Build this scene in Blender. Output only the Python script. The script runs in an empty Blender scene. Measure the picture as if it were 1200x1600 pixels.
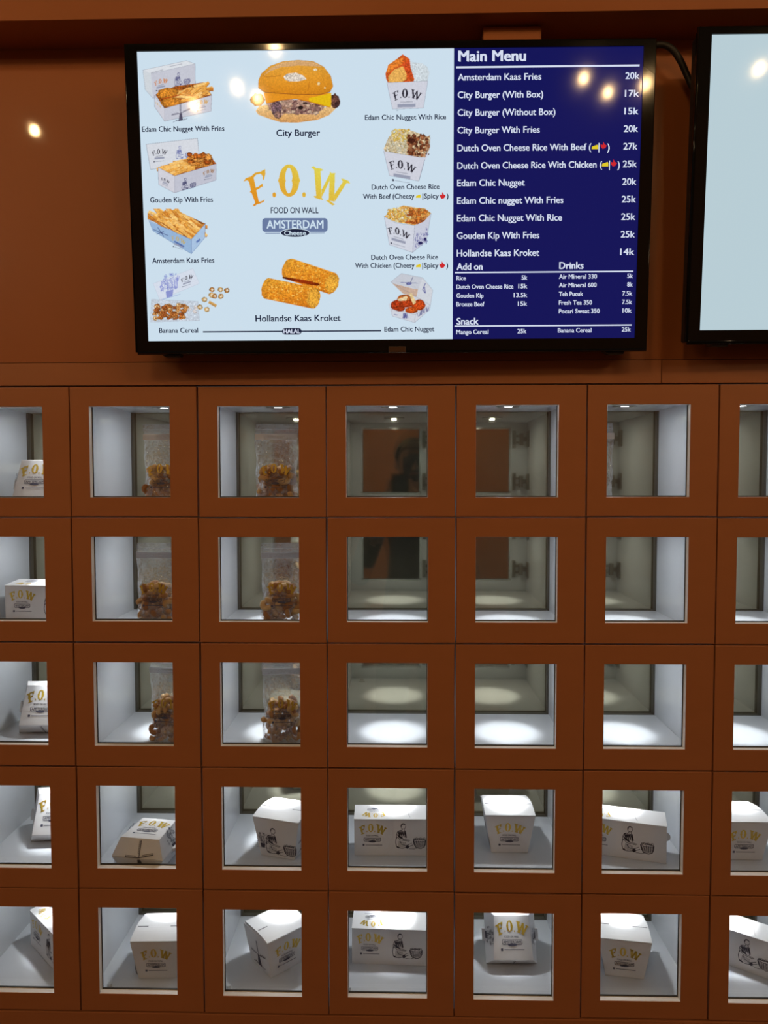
import bpy, bmesh, math, random
import numpy as np
from mathutils import Vector, Matrix

random.seed(7)
rng = np.random.default_rng(11)
scene = bpy.context.scene
COL = scene.collection
PI = math.pi

# ------------------------------------------------------------------ camera
cam_data = bpy.data.cameras.new('camera')
cam = bpy.data.objects.new('camera', cam_data)
COL.objects.link(cam)
cam_data.sensor_fit = 'VERTICAL'
cam_data.sensor_height = 36.0
cam_data.lens = 1117.99 * 36.0 / 1600.0
cam_data.clip_start = 0.02
R_ = Vector((0.999743538, 0.022610786, -0.001268949))
U_ = Vector((0.000309443, 0.042388849, 0.999101141))
F_ = Vector((-0.022644252, 0.998845302, -0.042370982))
cam.matrix_world = Matrix(((R_.x, U_.x, -F_.x, 0.142776), (R_.y, U_.y, -F_.y, -1.382097),
                           (R_.z, U_.z, -F_.z, 1.634459), (0, 0, 0, 1)))
scene.camera = cam

# ------------------------------------------------------------------ world and exposure
world = bpy.data.worlds.new('dim_room')
scene.world = world
world.use_nodes = True
world.node_tree.nodes['Background'].inputs[0].default_value = (1.0, 0.82, 0.72, 1)
world.node_tree.nodes['Background'].inputs[1].default_value = 0.05
vs = scene.view_settings
vs.view_transform = 'Standard'
vs.look = 'None'
vs.exposure = 0.0
vs.gamma = 1.0
vs.use_curve_mapping = False

BULB_STRENGTH = 490.0
GLOBE_STRENGTH = 112.0
PUCK_SPOT_WATTS = 3.0
PUCK_SPILL_WATTS = 0.205


# ------------------------------------------------------------------ small helpers
def lin(c):
    c = np.asarray(c, float) / 255.0
    return np.where(c <= 0.04045, c / 12.92, ((c + 0.055) / 1.055) ** 2.4)


def lin3(*c):
    v = lin(c)
    return (float(v[0]), float(v[1]), float(v[2]), 1.0)


MATS = {}


def mat(name, color=(0.8, 0.8, 0.8), rough=0.5, metal=0.0, spec=0.5, emit=None, estr=1.0, coat=0.0, coat_rough=0.1,
        noise=0.0, nscale=40.0, bump=0.0, bscale=200.0, stretch=(1, 1, 1)):
    if name in MATS:
        return MATS[name]
    m = bpy.data.materials.new(name)
    m.use_nodes = True
    nt = m.node_tree
    b = nt.nodes['Principled BSDF']
    col = (color[0], color[1], color[2], 1)
    b.inputs['Base Color'].default_value = col
    b.inputs['Roughness'].default_value = rough
    b.inputs['Metallic'].default_value = metal
    b.inputs['Specular IOR Level'].default_value = spec
    b.inputs['Coat Weight'].default_value = coat
    b.inputs['Coat Roughness'].default_value = coat_rough
    if emit is not None:
        b.inputs['Emission Color'].default_value = (emit[0], emit[1], emit[2], 1)
        b.inputs['Emission Strength'].default_value = estr
    if noise or bump:
        tc = nt.nodes.new('ShaderNodeTexCoord')
        mp = nt.nodes.new('ShaderNodeMapping')
        mp.inputs['Scale'].default_value = stretch
        nt.links.new(tc.outputs['Object'], mp.inputs[0])
    if noise:
        n = nt.nodes.new('ShaderNodeTexNoise')
        n.inputs['Scale'].default_value = nscale
        n.inputs['Detail'].default_value = 4
        nt.links.new(mp.outputs[0], n.inputs['Vector'])
        r = nt.nodes.new('ShaderNodeMapRange')
        r.inputs['To Min'].default_value = 1 - noise
        r.inputs['To Max'].default_value = 1 + noise
        nt.links.new(n.outputs['Fac'], r.inputs['Value'])
        mx = nt.nodes.new('ShaderNodeMix')
        mx.data_type = 'RGBA'
        mx.blend_type = 'MULTIPLY'
        mx.inputs['Factor'].default_value = 1
        mx.inputs['A'].default_value = col
        nt.links.new(r.outputs[0], mx.inputs['B'])
        nt.links.new(mx.outputs['Result'], b.inputs['Base Color'])
    if bump:
        n2 = nt.nodes.new('ShaderNodeTexNoise')
        n2.inputs['Scale'].default_value = bscale
        nt.links.new(mp.outputs[0], n2.inputs['Vector'])
        bp = nt.nodes.new('ShaderNodeBump')
        bp.inputs['Strength'].default_value = bump
        bp.inputs['Distance'].default_value = 0.002
        nt.links.new(n2.outputs['Fac'], bp.inputs['Height'])
        nt.links.new(bp.outputs[0], b.inputs['Normal'])
    MATS[name] = m
    return m


def film_mat(name, tint=(1, 1, 1), gloss_rough=0.03, refl=1.0, haze=0.0, haze_col=(0.8, 0.8, 0.8), ior=1.5, bump=0.0, bscale=60, extra=0.0):
    """thin clear sheet: transparent plus fresnel gloss plus a little haze"""
    m = bpy.data.materials.new(name)
    m.use_nodes = True
    nt = m.node_tree
    nt.nodes.remove(nt.nodes['Principled BSDF'])
    out = nt.nodes['Material Output']
    tr = nt.nodes.new('ShaderNodeBsdfTransparent')
    tr.inputs[0].default_value = (*tint, 1)
    gl = nt.nodes.new('ShaderNodeBsdfGlossy')
    gl.inputs['Roughness'].default_value = gloss_rough
    gl.inputs['Color'].default_value = (refl, refl, refl, 1)
    fr = nt.nodes.new('ShaderNodeFresnel')
    ge = nt.nodes.new('ShaderNodeNewGeometry')          # same reflectance on both faces of the thin sheet
    mr = nt.nodes.new('ShaderNodeMapRange')
    mr.inputs['To Min'].default_value = ior
    mr.inputs['To Max'].default_value = 1.0 / ior
    nt.links.new(ge.outputs['Backfacing'], mr.inputs['Value'])
    nt.links.new(mr.outputs[0], fr.inputs['IOR'])
    mx = nt.nodes.new('ShaderNodeMixShader')
    ad = nt.nodes.new('ShaderNodeMath')
    ad.operation = 'ADD'
    ad.use_clamp = True
    ad.inputs[1].default_value = extra
    nt.links.new(fr.outputs[0], ad.inputs[0])
    nt.links.new(ad.outputs[0], mx.inputs[0])
    nt.links.new(tr.outputs[0], mx.inputs[1])
    nt.links.new(gl.outputs[0], mx.inputs[2])
    last = mx
    if bump:
        tc = nt.nodes.new('ShaderNodeTexCoord')
        n2 = nt.nodes.new('ShaderNodeTexNoise')
        n2.inputs['Scale'].default_value = bscale
        n2.inputs['Detail'].default_value = 3
        nt.links.new(tc.outputs['Object'], n2.inputs['Vector'])
        bp = nt.nodes.new('ShaderNodeBump')
        bp.inputs['Strength'].default_value = bump
        bp.inputs['Distance'].default_value = 0.03
        nt.links.new(n2.outputs['Fac'], bp.inputs['Height'])
        nt.links.new(bp.outputs[0], gl.inputs['Normal'])
        nt.links.new(bp.outputs[0], fr.inputs['Normal'])
    if haze:
        df = nt.nodes.new('ShaderNodeBsdfDiffuse')
        df.inputs[0].default_value = (*haze_col, 1)
        m2 = nt.nodes.new('ShaderNodeMixShader')
        m2.inputs[0].default_value = haze
        nt.links.new(mx.outputs[0], m2.inputs[1])
        nt.links.new(df.outputs[0], m2.inputs[2])
        last = m2
    nt.links.new(last.outputs[0], out.inputs[0])
    MATS[name] = m
    return m


def link(name, me, m=None, parent=None, loc=None, rot=None):
    o = bpy.data.objects.new(name, me)
    COL.objects.link(o)
    if me is not None and m is not None:
        if not me.materials:
            for k in (m if isinstance(m, (list, tuple)) else [m]):
                me.materials.append(k)
    if parent is not None:
        o.parent = parent
    if loc is not None:
        o.location = loc
    if rot is not None:
        o.rotation_euler = rot
    return o


def thing(name, label, cat, loc=(0, 0, 0), rz=0.0, group=None):
    o = bpy.data.objects.new(name, None)
    o.empty_display_size = 0.02
    COL.objects.link(o)
    o.location = loc
    o.rotation_euler = (0, 0, rz)
    tag(o, label, cat, group)
    return o


def tag(o, label, cat, group=None):
    o['label'] = label
    o['category'] = cat
    if group:
        o['group'] = group


def structure(name, me, m, label, cat):
    o = link(name, me, m)
    o['kind'] = 'structure'
    o['label'] = label
    o['category'] = cat
    return o


class MB:
    """collects boxes, prisms, tubes and polygons into one mesh"""

    def __init__(self):
        self.v, self.f, self.mi = [], [], []

    def add(self, v, f, mi=0):
        n = len(self.v)
        self.v += [tuple(p) for p in v]
        self.f += [tuple(i + n for i in q) for q in f]
        self.mi += [mi] * len(f)
        return self

    def box(self, x0, x1, y0, y1, z0, z1, mi=0):
        v = [(x0, y0, z0), (x1, y0, z0), (x1, y1, z0), (x0, y1, z0), (x0, y0, z1), (x1, y0, z1), (x1, y1, z1), (x0, y1, z1)]
        f = [(0, 3, 2, 1), (4, 5, 6, 7), (0, 1, 5, 4), (1, 2, 6, 5), (2, 3, 7, 6), (3, 0, 4, 7)]
        return self.add(v, f, mi)

    def cyl(self, c, axis, r0, r1, h, n=20, mi=0):
        a = Vector(axis).normalized()
        p = a.orthogonal().normalized()
        s = a.cross(p)
        c = Vector(c)
        v = []
        for k in range(n):
            t = 2 * PI * k / n
            d = p * math.cos(t) + s * math.sin(t)
            v.append(c + d * r0)
            v.append(c + a * h + d * r1)
        f = [(2 * k, 2 * ((k + 1) % n), 2 * ((k + 1) % n) + 1, 2 * k + 1) for k in range(n)]
        f.append(tuple(2 * k for k in reversed(range(n))))
        f.append(tuple(2 * k + 1 for k in range(n)))
        return self.add(v, f, mi)

    def tube(self, pts, r, n=10, mi=0):
        pts = [Vector(p) for p in pts]
        rings, prev = [], None
        v, f = [], []
        for i, p in enumerate(pts):
            d = (pts[min(i + 1, len(pts) - 1)] - pts[max(i - 1, 0)]).normalized()
            if prev is None:
                nrm = d.orthogonal().normalized()
            else:
                nrm = (prev - d * prev.dot(d)).normalized()
            prev = nrm
            b = d.cross(nrm)
            rr = r[i] if isinstance(r, (list, tuple)) else r
            for k in range(n):
                t = 2 * PI * k / n
                v.append(p + (nrm * math.cos(t) + b * math.sin(t)) * rr)
        for i in range(len(pts) - 1):
            for k in range(n):
                f.append((i * n + k, i * n + (k + 1) % n, (i + 1) * n + (k + 1) % n, (i + 1) * n + k))
        f.append(tuple(reversed(range(n))))
        f.append(tuple((len(pts) - 1) * n + k for k in range(n)))
        return self.add(v, f, mi)

    def mesh(self, name, mats=None, smooth=False, bevel=0.0):
        me = bpy.data.meshes.new(name)
        me.from_pydata(self.v, [], self.f)
        if bevel:
            bm = bmesh.new()
            bm.from_mesh(me)
            bmesh.ops.bevel(bm, geom=bm.edges[:], offset=bevel, segments=2, affect='EDGES', profile=0.5)
            bm.to_mesh(me)
            bm.free()
        elif any(self.mi):
            me.polygons.foreach_set('material_index', self.mi)
        if mats:
            for k in mats:
                me.materials.append(k)
        if smooth:
            me.polygons.foreach_set('use_smooth', [True] * len(me.polygons))
        me.update()
        return me


# ------------------------------------------------------------------ flat print: 2-D polygons, strokes, lettering
def ell(cx, cy, rx, ry, n=28, a0=0.0, a1=2 * PI):
    return [(cx + rx * math.cos(a0 + (a1 - a0) * k / n), cy + ry * math.sin(a0 + (a1 - a0) * k / n)) for k in range(n + (a1 - a0 < 6.2))]


def earclip(pts):
    """triangles of a simple polygon"""
    from mathutils.geometry import tessellate_polygon
    return tessellate_polygon([[Vector((p[0], p[1], 0)) for p in pts]])


class Print:
    """flat shapes in artwork units (x right, y down) that become one thin mesh"""

    def __init__(self):
        self.v, self.f = [], []

    def poly(self, pts):
        n = len(self.v)
        self.v += list(pts)
        self.f += [tuple(i + n for i in t) for t in earclip(pts)]

    def ring(self, outer, inner):
        n = len(self.v)
        k = len(outer)
        self.v += list(outer) + list(inner)
        self.f += [(n + i, n + (i + 1) % k, n + k + (i + 1) % k, n + k + i) for i in range(k)]

    def stroke(self, pts, w):
        for a, b in zip(pts[:-1], pts[1:]):
            d = Vector((b[0] - a[0], b[1] - a[1]))
            if d.length < 1e-6:
                continue
            d.normalize()
            p = Vector((-d.y, d.x)) * w / 2
            e = d * w * 0.3
            self.f.append(tuple(range(len(self.v), len(self.v) + 4)))
            self.v += [(a[0] + p.x - e.x, a[1] + p.y - e.y), (b[0] + p.x + e.x, b[1] + p.y + e.y),
                       (b[0] - p.x + e.x, b[1] - p.y + e.y), (a[0] - p.x - e.x, a[1] - p.y - e.y)]

    def text(self, s, x0, x1, ybase, cap, bold=0.0):
        tv, tf = glyphs(s, bold)
        xs = [p[0] for p in tv]
        sx = (x1 - x0) / (max(xs) - min(xs))
        sy = cap / CAP
        n = len(self.v)
        self.v += [(x0 + (p[0] - min(xs)) * sx, ybase - p[1] * sy) for p in tv]
        self.f += [tuple(i + n for i in q) for q in tf]

    def mesh(self, name, origin, scale, flip=True):
        """lay the artwork in the local XZ plane, facing -Y, so that artwork point origin is at 0"""
        me = bpy.data.meshes.new(name)
        v = [((p[0] - origin[0]) * scale, 0.0, -(p[1] - origin[1]) * scale) for p in self.v]
        me.from_pydata(v, [], self.f)
        me.update()
        return me


_G = {}


def glyphs(s, bold=0.0):
    key = (s, bold)
    if key in _G:
        return _G[key]
    cu = bpy.data.curves.new('lettering', 'FONT')
    cu.body = s
    cu.size = 1.0
    cu.resolution_u = 3
    cu.fill_mode = 'FRONT'
    ob = bpy.data.objects.new('lettering', cu)
    COL.objects.link(ob)
    dg = bpy.context.evaluated_depsgraph_get()
    me = bpy.data.meshes.new_from_object(ob.evaluated_get(dg))
    v = [(p.co.x, p.co.y) for p in me.vertices]
    f = [tuple(p.vertices) for p in me.polygons]
    bpy.data.objects.remove(ob)
    bpy.data.curves.remove(cu)
    bpy.data.meshes.remove(me)
    if bold:
        v0, f0 = list(v), list(f)
        b = bold * 1.1
        for dx, dy in ((-b, b * .5), (b, -b * .5), (b, b * .5)):
            n = len(v)
            v += [(x + dx, y + dy) for x, y in v0]
            f += [tuple(i + n for i in q) for q in f0]
    _G[key] = (v, f)
    return v, f


CAP = max(p[1] for p in glyphs('H')[0])

# the three arched letters of the emblem, in artwork units
LET_F = [[(130, 262), (152, 232), (200, 215), (240, 180), (290, 170), (332, 147), (335, 190), (320, 250), (310, 240), (312, 215),
          (290, 190), (250, 198), (225, 225), (245, 320), (270, 312), (290, 295), (308, 280), (312, 318), (300, 312), (285, 325),
          (250, 345), (270, 440), (275, 455), (300, 448), (328, 432), (318, 455), (285, 470), (255, 478), (235, 495), (215, 490),
          (240, 465), (235, 450), (205, 370), (190, 362), (200, 345), (182, 265), (165, 252)]]
LET_W = [[(790, 145), (848, 150), (862, 420), (810, 410)], [(785, 398), (810, 400), (870, 425), (872, 437), (830, 428), (795, 415)],
         [(762, 130), (785, 118), (810, 138), (848, 140), (878, 155), (855, 166), (800, 160)],
         [(858, 345), (935, 190), (952, 215), (864, 405)], [(935, 168), (950, 183), (990, 185), (980, 200), (935, 197)],
         [(936, 190), (984, 190), (977, 452), (925, 442)], [(898, 440), (925, 438), (985, 480), (960, 488), (930, 465)],
         [(975, 390), (1065, 255), (1097, 270), (980, 455)], [(1042, 235), (1070, 240), (1110, 258), (1127, 284), (1095, 277), (1055, 262)]]
LET_DOT = [ell(417, 388, 17, 24, 14), ell(695, 387, 17, 24, 14)]
O_OUT = [(556 + 95 * math.cos(t) + (9 if abs(math.sin(t)) < 0.08 else 0) * (1 if math.cos(t) > 0 else -1), 254 + 152 * math.sin(t))
         for t in [2 * PI * k / 40 for k in range(40)]]
O_IN = [(553 + (36 - 9 * math.exp(-(math.sin(t) / 0.15) ** 2)) * math.cos(t), 255 + 120 * math.sin(t)) for t in [2 * PI * k / 40 for k in range(40)]]


def roundrect(x0, y0, x1, y1, r):
    p = []
    for cx, cy, a in ((x1 - r, y1 - r, 0), (x0 + r, y1 - r, PI / 2), (x0 + r, y0 + r, PI), (x1 - r, y0 + r, 1.5 * PI)):
        p += [(cx + r * math.cos(a + k * PI / 8), cy + r * math.sin(a + k * PI / 8)) for k in range(5)]
    return p


def emblem_letters():
    p = Print()
    for q in LET_F + LET_W + LET_DOT:
        p.poly(q)
    p.ring(O_OUT, O_IN)
    for q in LET_F + LET_W:
        p.stroke(list(q) + [q[0]], 16)
    return p


def emblem_small(handle=True):
    p = Print()
    p.text('FOOD ON WALL', 385, 830, 562, 57, 0.012)
    p.ring(roundrect(305, 607, 915, 738, 30), roundrect(322, 622, 898, 723, 22))
    p.poly(ell(612, 748, 135, 38))
    p.text('AMSTERDAM', 345, 875, 710, 74, 0.02)
    p.stroke([(335, 750), (470, 750)], 7)
    p.stroke([(755, 748), (885, 748)], 7)
    if handle:
        p.poly(roundrect(262, 838, 332, 908, 14))
        x = 370
        while x < 960:
            wd = 14 + 16 * ((x * 7) % 5) / 5
            p.stroke([(x, 874), (x + wd, 874)], 20)
            x += wd + 9
    return p


def woman_drawing():
    p = Print()
    s = p.stroke
    s(ell(676, 396, 21, 25, 20), 4)
    p.poly([(655, 392), (660, 376), (674, 369), (690, 375), (698, 392), (690, 384), (676, 380), (664, 385), (660, 405)])
    s([(668, 418), (664, 432), (640, 436), (622, 452), (614, 480), (618, 505)], 5)
    s([(684, 418), (688, 436), (696, 456), (692, 480), (700, 505)], 5)
    for k in range(16):
        a = 628 + k * 4.4
        s([(a, 440 + 6 * (k % 3)), (a + 9, 472 + 8 * (k % 4))], 5.0 if k % 3 else 7.5)
    for k in range(9):
        s([(620 + 5 * k, 470 + 3 * k), (640 + 5 * k, 500 + 2 * k)], 5)
    s([(622, 492), (648, 520), (690, 526), (728, 530)], 5)
    s([(640, 488), (668, 510), (712, 518), (736, 524)], 4)
    s([(614, 498), (608, 540), (614, 575), (630, 592), (668, 596), (712, 586), (760, 566)], 5)
    for k in range(7):
        s([(640 + 9 * k, 528 + 2 * k), (634 + 12 * k, 585)], 3)
    s([(648, 530), (662, 560), (700, 572), (736, 556), (752, 548)], 4)
    p.poly([(700, 572), (722, 566), (728, 588), (712, 600), (696, 592)])
    p.poly([(612, 574), (632, 580), (652, 594), (620, 592)])
    s([(725, 598), (770, 602), (800, 592)], 4)
    s(ell(820, 522, 55, 12, 20), 5)
    s([(764, 524), (772, 560), (790, 588), (830, 598), (862, 584), (874, 556), (876, 520)], 6)
    for k in range(11):
        s([(770 + k * 10, 530 + (k % 2) * 12), (784 + k * 8, 586 - 2 * abs(k - 5))], 2.5 if k % 2 else 5)
    for k in range(4):
        s([(770 + 3 * k, 540 + 13 * k), (820, 548 + 13 * k), (872 - 4 * k, 538 + 13 * k)], 2.5)
    for k in range(6):
        s(ell(778 + 17 * k, 512 - 5 * (k % 2), 9, 8, 10), 4)
    return p


def windmill_drawing(parts='all'):
    """hub at (500, 450); sails above it, tower below"""
    p = Print()
    s = p.stroke
    if parts != 'sails':
        p.poly([(470, 470), (530, 470), (560, 640), (440, 640)])
        p.poly([(462, 472), (480, 452), (520, 452), (538, 472)])
        s([(300, 645), (400, 610), (440, 640), (600, 640), (680, 620)], 9)
        for k in range(10):
            s([(380 + 24 * k, 640), (386 + 24 * k, 600 + 14 * (k % 3))], 7)
    if parts != 'tower':
        for a, b in (((500, 446), (505, 180)), ((500, 446), (255, 448)), ((500, 446), (750, 385))):
            s([a, b], 13)
            d = Vector((b[0] - a[0], b[1] - a[1]))
            nrm = Vector((-d.y, d.x)).normalized() * 26
            if nrm.y > 0:
                nrm = -nrm
            s([(a[0] + d.x * .25 + nrm.x, a[1] + d.y * .25 + nrm.y), (b[0] + nrm.x, b[1] + nrm.y)], 6)
            for k in range(8):
                t = .25 + .1 * k
                s([(a[0] + d.x * t, a[1] + d.y * t), (a[0] + d.x * t + nrm.x, a[1] + d.y * t + nrm.y)], 5)
    return p


def bouquet_drawing():
    p = Print()
    r = random.Random(3)
    for k in range(34):
        x, y = r.uniform(120, 460), r.uniform(120, 420)
        rad = r.uniform(14, 34)
        a0 = r.uniform(0, 6)
        p.stroke([(x + rad * (1 - .1 * i) * math.cos(a0 + i * .8), y + rad * (1 - .1 * i) * math.sin(a0 + i * .8)) for i in range(8)], 8)
    for k in range(9):
        p.stroke([(290 + r.uniform(-60, 60), 420), (290 + r.uniform(-140, 140), 200)], 6)
    p.poly([(220, 430), (370, 430), (350, 560), (240, 560)])
    p.stroke([(100, 566), (500, 566)], 7)
    return p


# ------------------------------------------------------------------ shared materials
M_BROWN = mat('brown_laminate', (0.415, 0.158, 0.066), rough=0.36, spec=0.35, noise=0.06, nscale=9, stretch=(1, 1, 3), bump=0.02, bscale=300)
M_PANEL = mat('brown_gloss_panel', (0.385, 0.122, 0.036), rough=0.42, spec=0.3, coat=0.3, coat_rough=0.04, noise=0.05, nscale=5)
M_WHITE = mat('white_laminate', (0.585, 0.605, 0.645), rough=0.14, spec=0.4, noise=0.02, nscale=30)
M_EDGE = mat('pale_door_edge', (0.82, 0.78, 0.74), rough=0.45)
M_MIRROR = mat('smoked_mirror', (0.43, 0.40, 0.285), rough=0.04, metal=0.95, noise=0.12, nscale=14)
M_DARKFRAME = mat('dark_back_frame', (0.075, 0.07, 0.055), rough=0.6)
M_GASKET = mat('dark_gasket', (0.03, 0.028, 0.026), rough=0.6)
M_GLASS = film_mat('door_glass', tint=(0.97, 0.98, 0.975), gloss_rough=0.015)
M_STEEL = mat('hinge_steel', (0.32, 0.31, 0.29), rough=0.35, metal=1.0)
M_CHROME = mat('puck_ring_steel', (0.35, 0.35, 0.36), rough=0.3, metal=1.0)
M_LENS = mat('puck_lens', (1, 1, 1), emit=(0.93, 0.97, 1.0), estr=22.0)
M_KNOB = mat('latch_plastic', (0.55, 0.56, 0.57), rough=0.35)
M_CARD = mat('white_card', (0.72, 0.70, 0.70), rough=0.55, spec=0.3, noise=0.02, nscale=60)
M_CARDLINE = mat('card_crease', (0.30, 0.29, 0.30), rough=0.7)
M_GOLD = mat('gold_foil', (0.74, 0.50, 0.07), rough=0.35, metal=0.45)
M_NAVY = mat('navy_ink', (0.022, 0.022, 0.045), rough=0.6)
M_PERIWINKLE = mat('grey_blue_ink', (0.07, 0.075, 0.12), rough=0.6)
M_FILM = film_mat('clear_bag_film', tint=(0.95, 0.95, 0.95), gloss_rough=0.09, haze=0.06, haze_col=(0.9, 0.9, 0.92), ior=1.7, bump=1.0, bscale=38, extra=0.11)
M_ZIP = film_mat('zip_band', tint=(0.9, 0.9, 0.9), gloss_rough=0.2, haze=0.62, haze_col=(0.9, 0.9, 0.9))
M_BLACK = mat('tv_black_gloss', (0.006, 0.006, 0.007), rough=0.07, spec=0.22)
M_BLACKM = mat('tv_black_matte', (0.015, 0.014, 0.014), rough=0.45)
M_CABLE = mat('black_cable', (0.012, 0.011, 0.011), rough=0.5)
CEREAL = [mat('cereal_%d' % i, c, rough=0.55, noise=0.22, nscale=120, bump=0.3, bscale=300) for i, c in
          enumerate([(0.52, 0.25, 0.085), (0.62, 0.35, 0.13), (0.36, 0.15, 0.045), (0.68, 0.44, 0.20)])]

# ------------------------------------------------------------------ room shell
ROWZ = [1.82, 1.5659, 1.3193, 1.071, 0.8231, 0.5704]      # door joints
WIN_BOT = [1.6043, 1.3608, 1.1135, 0.8645, 0.6070]
CW = 0.25
X_MIN, X_MAX = -0.75, 1.0
SOFFIT_Z = 2.456

structure('floor', MB().box(-4, 4, -5.2, 0.6, -0.05, 0.0).mesh('floor'), mat('floor_tile', (0.16, 0.10, 0.07), rough=0.4, noise=0.2, nscale=3),
          'brown floor in front of the locker wall', 'floor')
structure('ceiling', MB().box(-4, 4, -5.2, 0.6, 4.0, 4.1).mesh('ceiling'), mat('ceiling_paint', (0.10, 0.07, 0.05), rough=0.9),
          'dark ceiling high above the locker wall', 'ceiling')
structure('wall_rear', MB().box(-4, 4, -5.2, -5.0, 0, 4).mesh('wall_rear'), mat('rear_wall_paint', (0.42, 0.20, 0.09), rough=0.8, noise=0.15, nscale=2),
          'orange brown wall behind the camera', 'wall')
structure('wall_front', MB().box(-4, 4, 0.0, 0.34, 1.866, 4.0).mesh('wall_front'), M_PANEL,
          'glossy brown wall panel behind the two television screens', 'wall')
structure('trim_1', MB().box(-4, 4, -0.087, -0.0005, SOFFIT_Z, 3.2).mesh('trim_1'), M_PANEL,
          'brown soffit running along the top of the wall', 'soffit')
structure('trim_2', MB().box(-4, 0.639, -0.001, 0.02, 1.8212, 1.8648).mesh('trim_2', bevel=0.0006), M_BROWN,
          'long brown rail above the lockers under the wide menu screen', 'trim')
structure('trim_3', MB().box(0.6402, 4, -0.001, 0.02, 1.8212, 1.8648).mesh('trim_3', bevel=0.0006), M_BROWN,
          'short brown rail above the lockers under the blank screen', 'trim')
structure('trim_4', MB().box(-4, 4, -0.001, 0.3, 0.0, 0.569).mesh('trim_4', bevel=0.001), M_BROWN,
          'brown plinth panel below the bottom row of lockers', 'trim')
structure('trim_5', MB().box(-4, X_MIN - 0.001, 0.0, 0.3, 0.57, 1.82).mesh('trim_5'), M_BROWN,
          'brown filler panel left of the lockers', 'trim')
structure('trim_6', MB().box(X_MAX + 0.001, 4, 0.0, 0.3, 0.57, 1.82).mesh('trim_6'), M_BROWN,
          'brown filler panel right of the lockers', 'trim')

# ------------------------------------------------------------------ lockers
ROWW = ['top row', 'second row', 'third row', 'fourth row', 'bottom row']
COLW = ['leftmost column', 'second column', 'third column', 'fourth column', 'fifth column', 'sixth column', 'rightmost column']
CONTENT = {
    (0, 0): 'burger carton', (0, 1): 'cereal bag', (0, 2): 'cereal bag', (0, 5): 'clear bag edge',
    (1, 0): 'long carton', (1, 1): 'cereal bag', (1, 2): 'cereal bag',
    (2, 0): 'burger carton', (2, 1): 'cereal bag', (2, 2): 'cereal bag',
    (3, 0): 'burger carton', (3, 1): 'tipped burger carton', (3, 2): 'rice box', (3, 3): 'long carton', (3, 4): 'rice box', (3, 5): 'long carton', (3, 6): 'rice box',
    (4, 0): 'long carton', (4, 1): 'rice box', (4, 2): 'rice box', (4, 3): 'long carton', (4, 4): 'burger carton', (4, 5): 'rice box', (4, 6): 'long carton'}
D_WALL = 0.304
D_MIRROR = 0.3165
FLOOR_OFF = 0.0105


def floor_z(r):
    return ROWZ[r + 1] + FLOOR_OFF


locker_meshes = {}


def locker_row_meshes(r):
    zt, zb = ROWZ[r], ROWZ[r + 1]
    H = zt - zb
    g = 0.0014
    wb = WIN_BOT[r] - zb
    wt = H - 0.039
    wx0, wx1 = 0.0386, 0.1961
    T = 0.016
    # door: ring of quads, front brown, cut edge pale, back white
    o = [(g, g), (CW - g, g), (CW - g, H - g), (g, H - g)]
    i = [(wx0, wb), (wx1, wb), (wx1, wt), (wx0, wt)]
    v = [(x, 0, z) for x, z in o] + [(x, 0, z) for x, z in i] + [(x, T, z) for x, z in o] + [(x, T, z) for x, z in i]
    f, mi = [], []
    for k in range(4):
        n = (k + 1) % 4
        f.append((k, n, 4 + n, 4 + k)); mi.append(0)
        f.append((8 + n, 8 + k, 12 + k, 12 + n)); mi.append(1)
        f.append((k + 8, n + 8, n, k)); mi.append(0)
        f.append((4 + k, 4 + n, 12 + n, 12 + k)); mi.append(2)
    me = bpy.data.meshes.new('door')
    me.from_pydata(v, [], f)
    me.polygons.foreach_set('material_index', mi)
    for m in (M_BROWN, M_WHITE, M_EDGE):
        me.materials.append(m)
    bm = bmesh.new(); bm.from_mesh(me)
    bmesh.ops.recalc_face_normals(bm, faces=bm.faces[:])
    eds = [e for e in bm.edges if all(abs(p.co.y) < 1e-6 for p in e.verts) and abs(e.calc_face_angle(0)) > 1]
    bmesh.ops.bevel(bm, geom=eds, offset=0.0009, segments=2, affect='EDGES', profile=0.5)
    bm.to_mesh(me); bm.free()
    pane = MB().box(wx0 - .004, wx1 + .004, T + .0002, T + .0042, wb - .004, wt + .004).mesh('glass_pane', [M_GLASS])
    gk = MB()
    q = 0.0022
    gk.box(wx0 - .006, wx1 + .006, T - .0022, T, wb, wb + q).box(wx0, wx0 + q * .6, T - .0022, T, wb, wt)
    gk.box(wx1 - q * .6, wx1, T - .0022, T, wb, wt)
    gk = gk.mesh('gasket', [M_GASKET])
    p = 0.0055
    c = MB()
    y0 = T + 0.0062
    c.box(g * .3, p, y0, D_WALL, 0.0005, H - 0.0005).box(CW - p, CW - g * .3, y0, D_WALL, 0.0005, H - 0.0005)
    c.box(p, CW - p, y0, D_WALL, 0.0005, FLOOR_OFF).box(p, CW - p, y0, D_WALL, H - 0.022, H - 0.0005)
    carc = c.mesh('carcass', [M_WHITE])
    fr = MB()
    fr.box(p, p + .004, D_WALL, D_MIRROR, FLOOR_OFF, H - .022).box(CW - p - .004, CW - p, D_WALL, D_MIRROR, FLOOR_OFF, H - .022)
    fr.box(p, CW - p, D_WALL, D_MIRROR, FLOOR_OFF - .004, FLOOR_OFF + .001).box(p, CW - p, D_WALL, D_MIRROR, H - .022, H - .018)
    fr = fr.mesh('back_frame', [M_DARKFRAME])
    mir = MB().box(.001, CW - .001, D_MIRROR, D_MIRROR + .005, .002, H - .002).mesh('back_glass', [M_MIRROR])
    return dict(door=me, pane=pane, gasket=gk, carcass=carc, frame=fr, mirror=mir, H=H, wb=wb, wt=wt)


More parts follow.
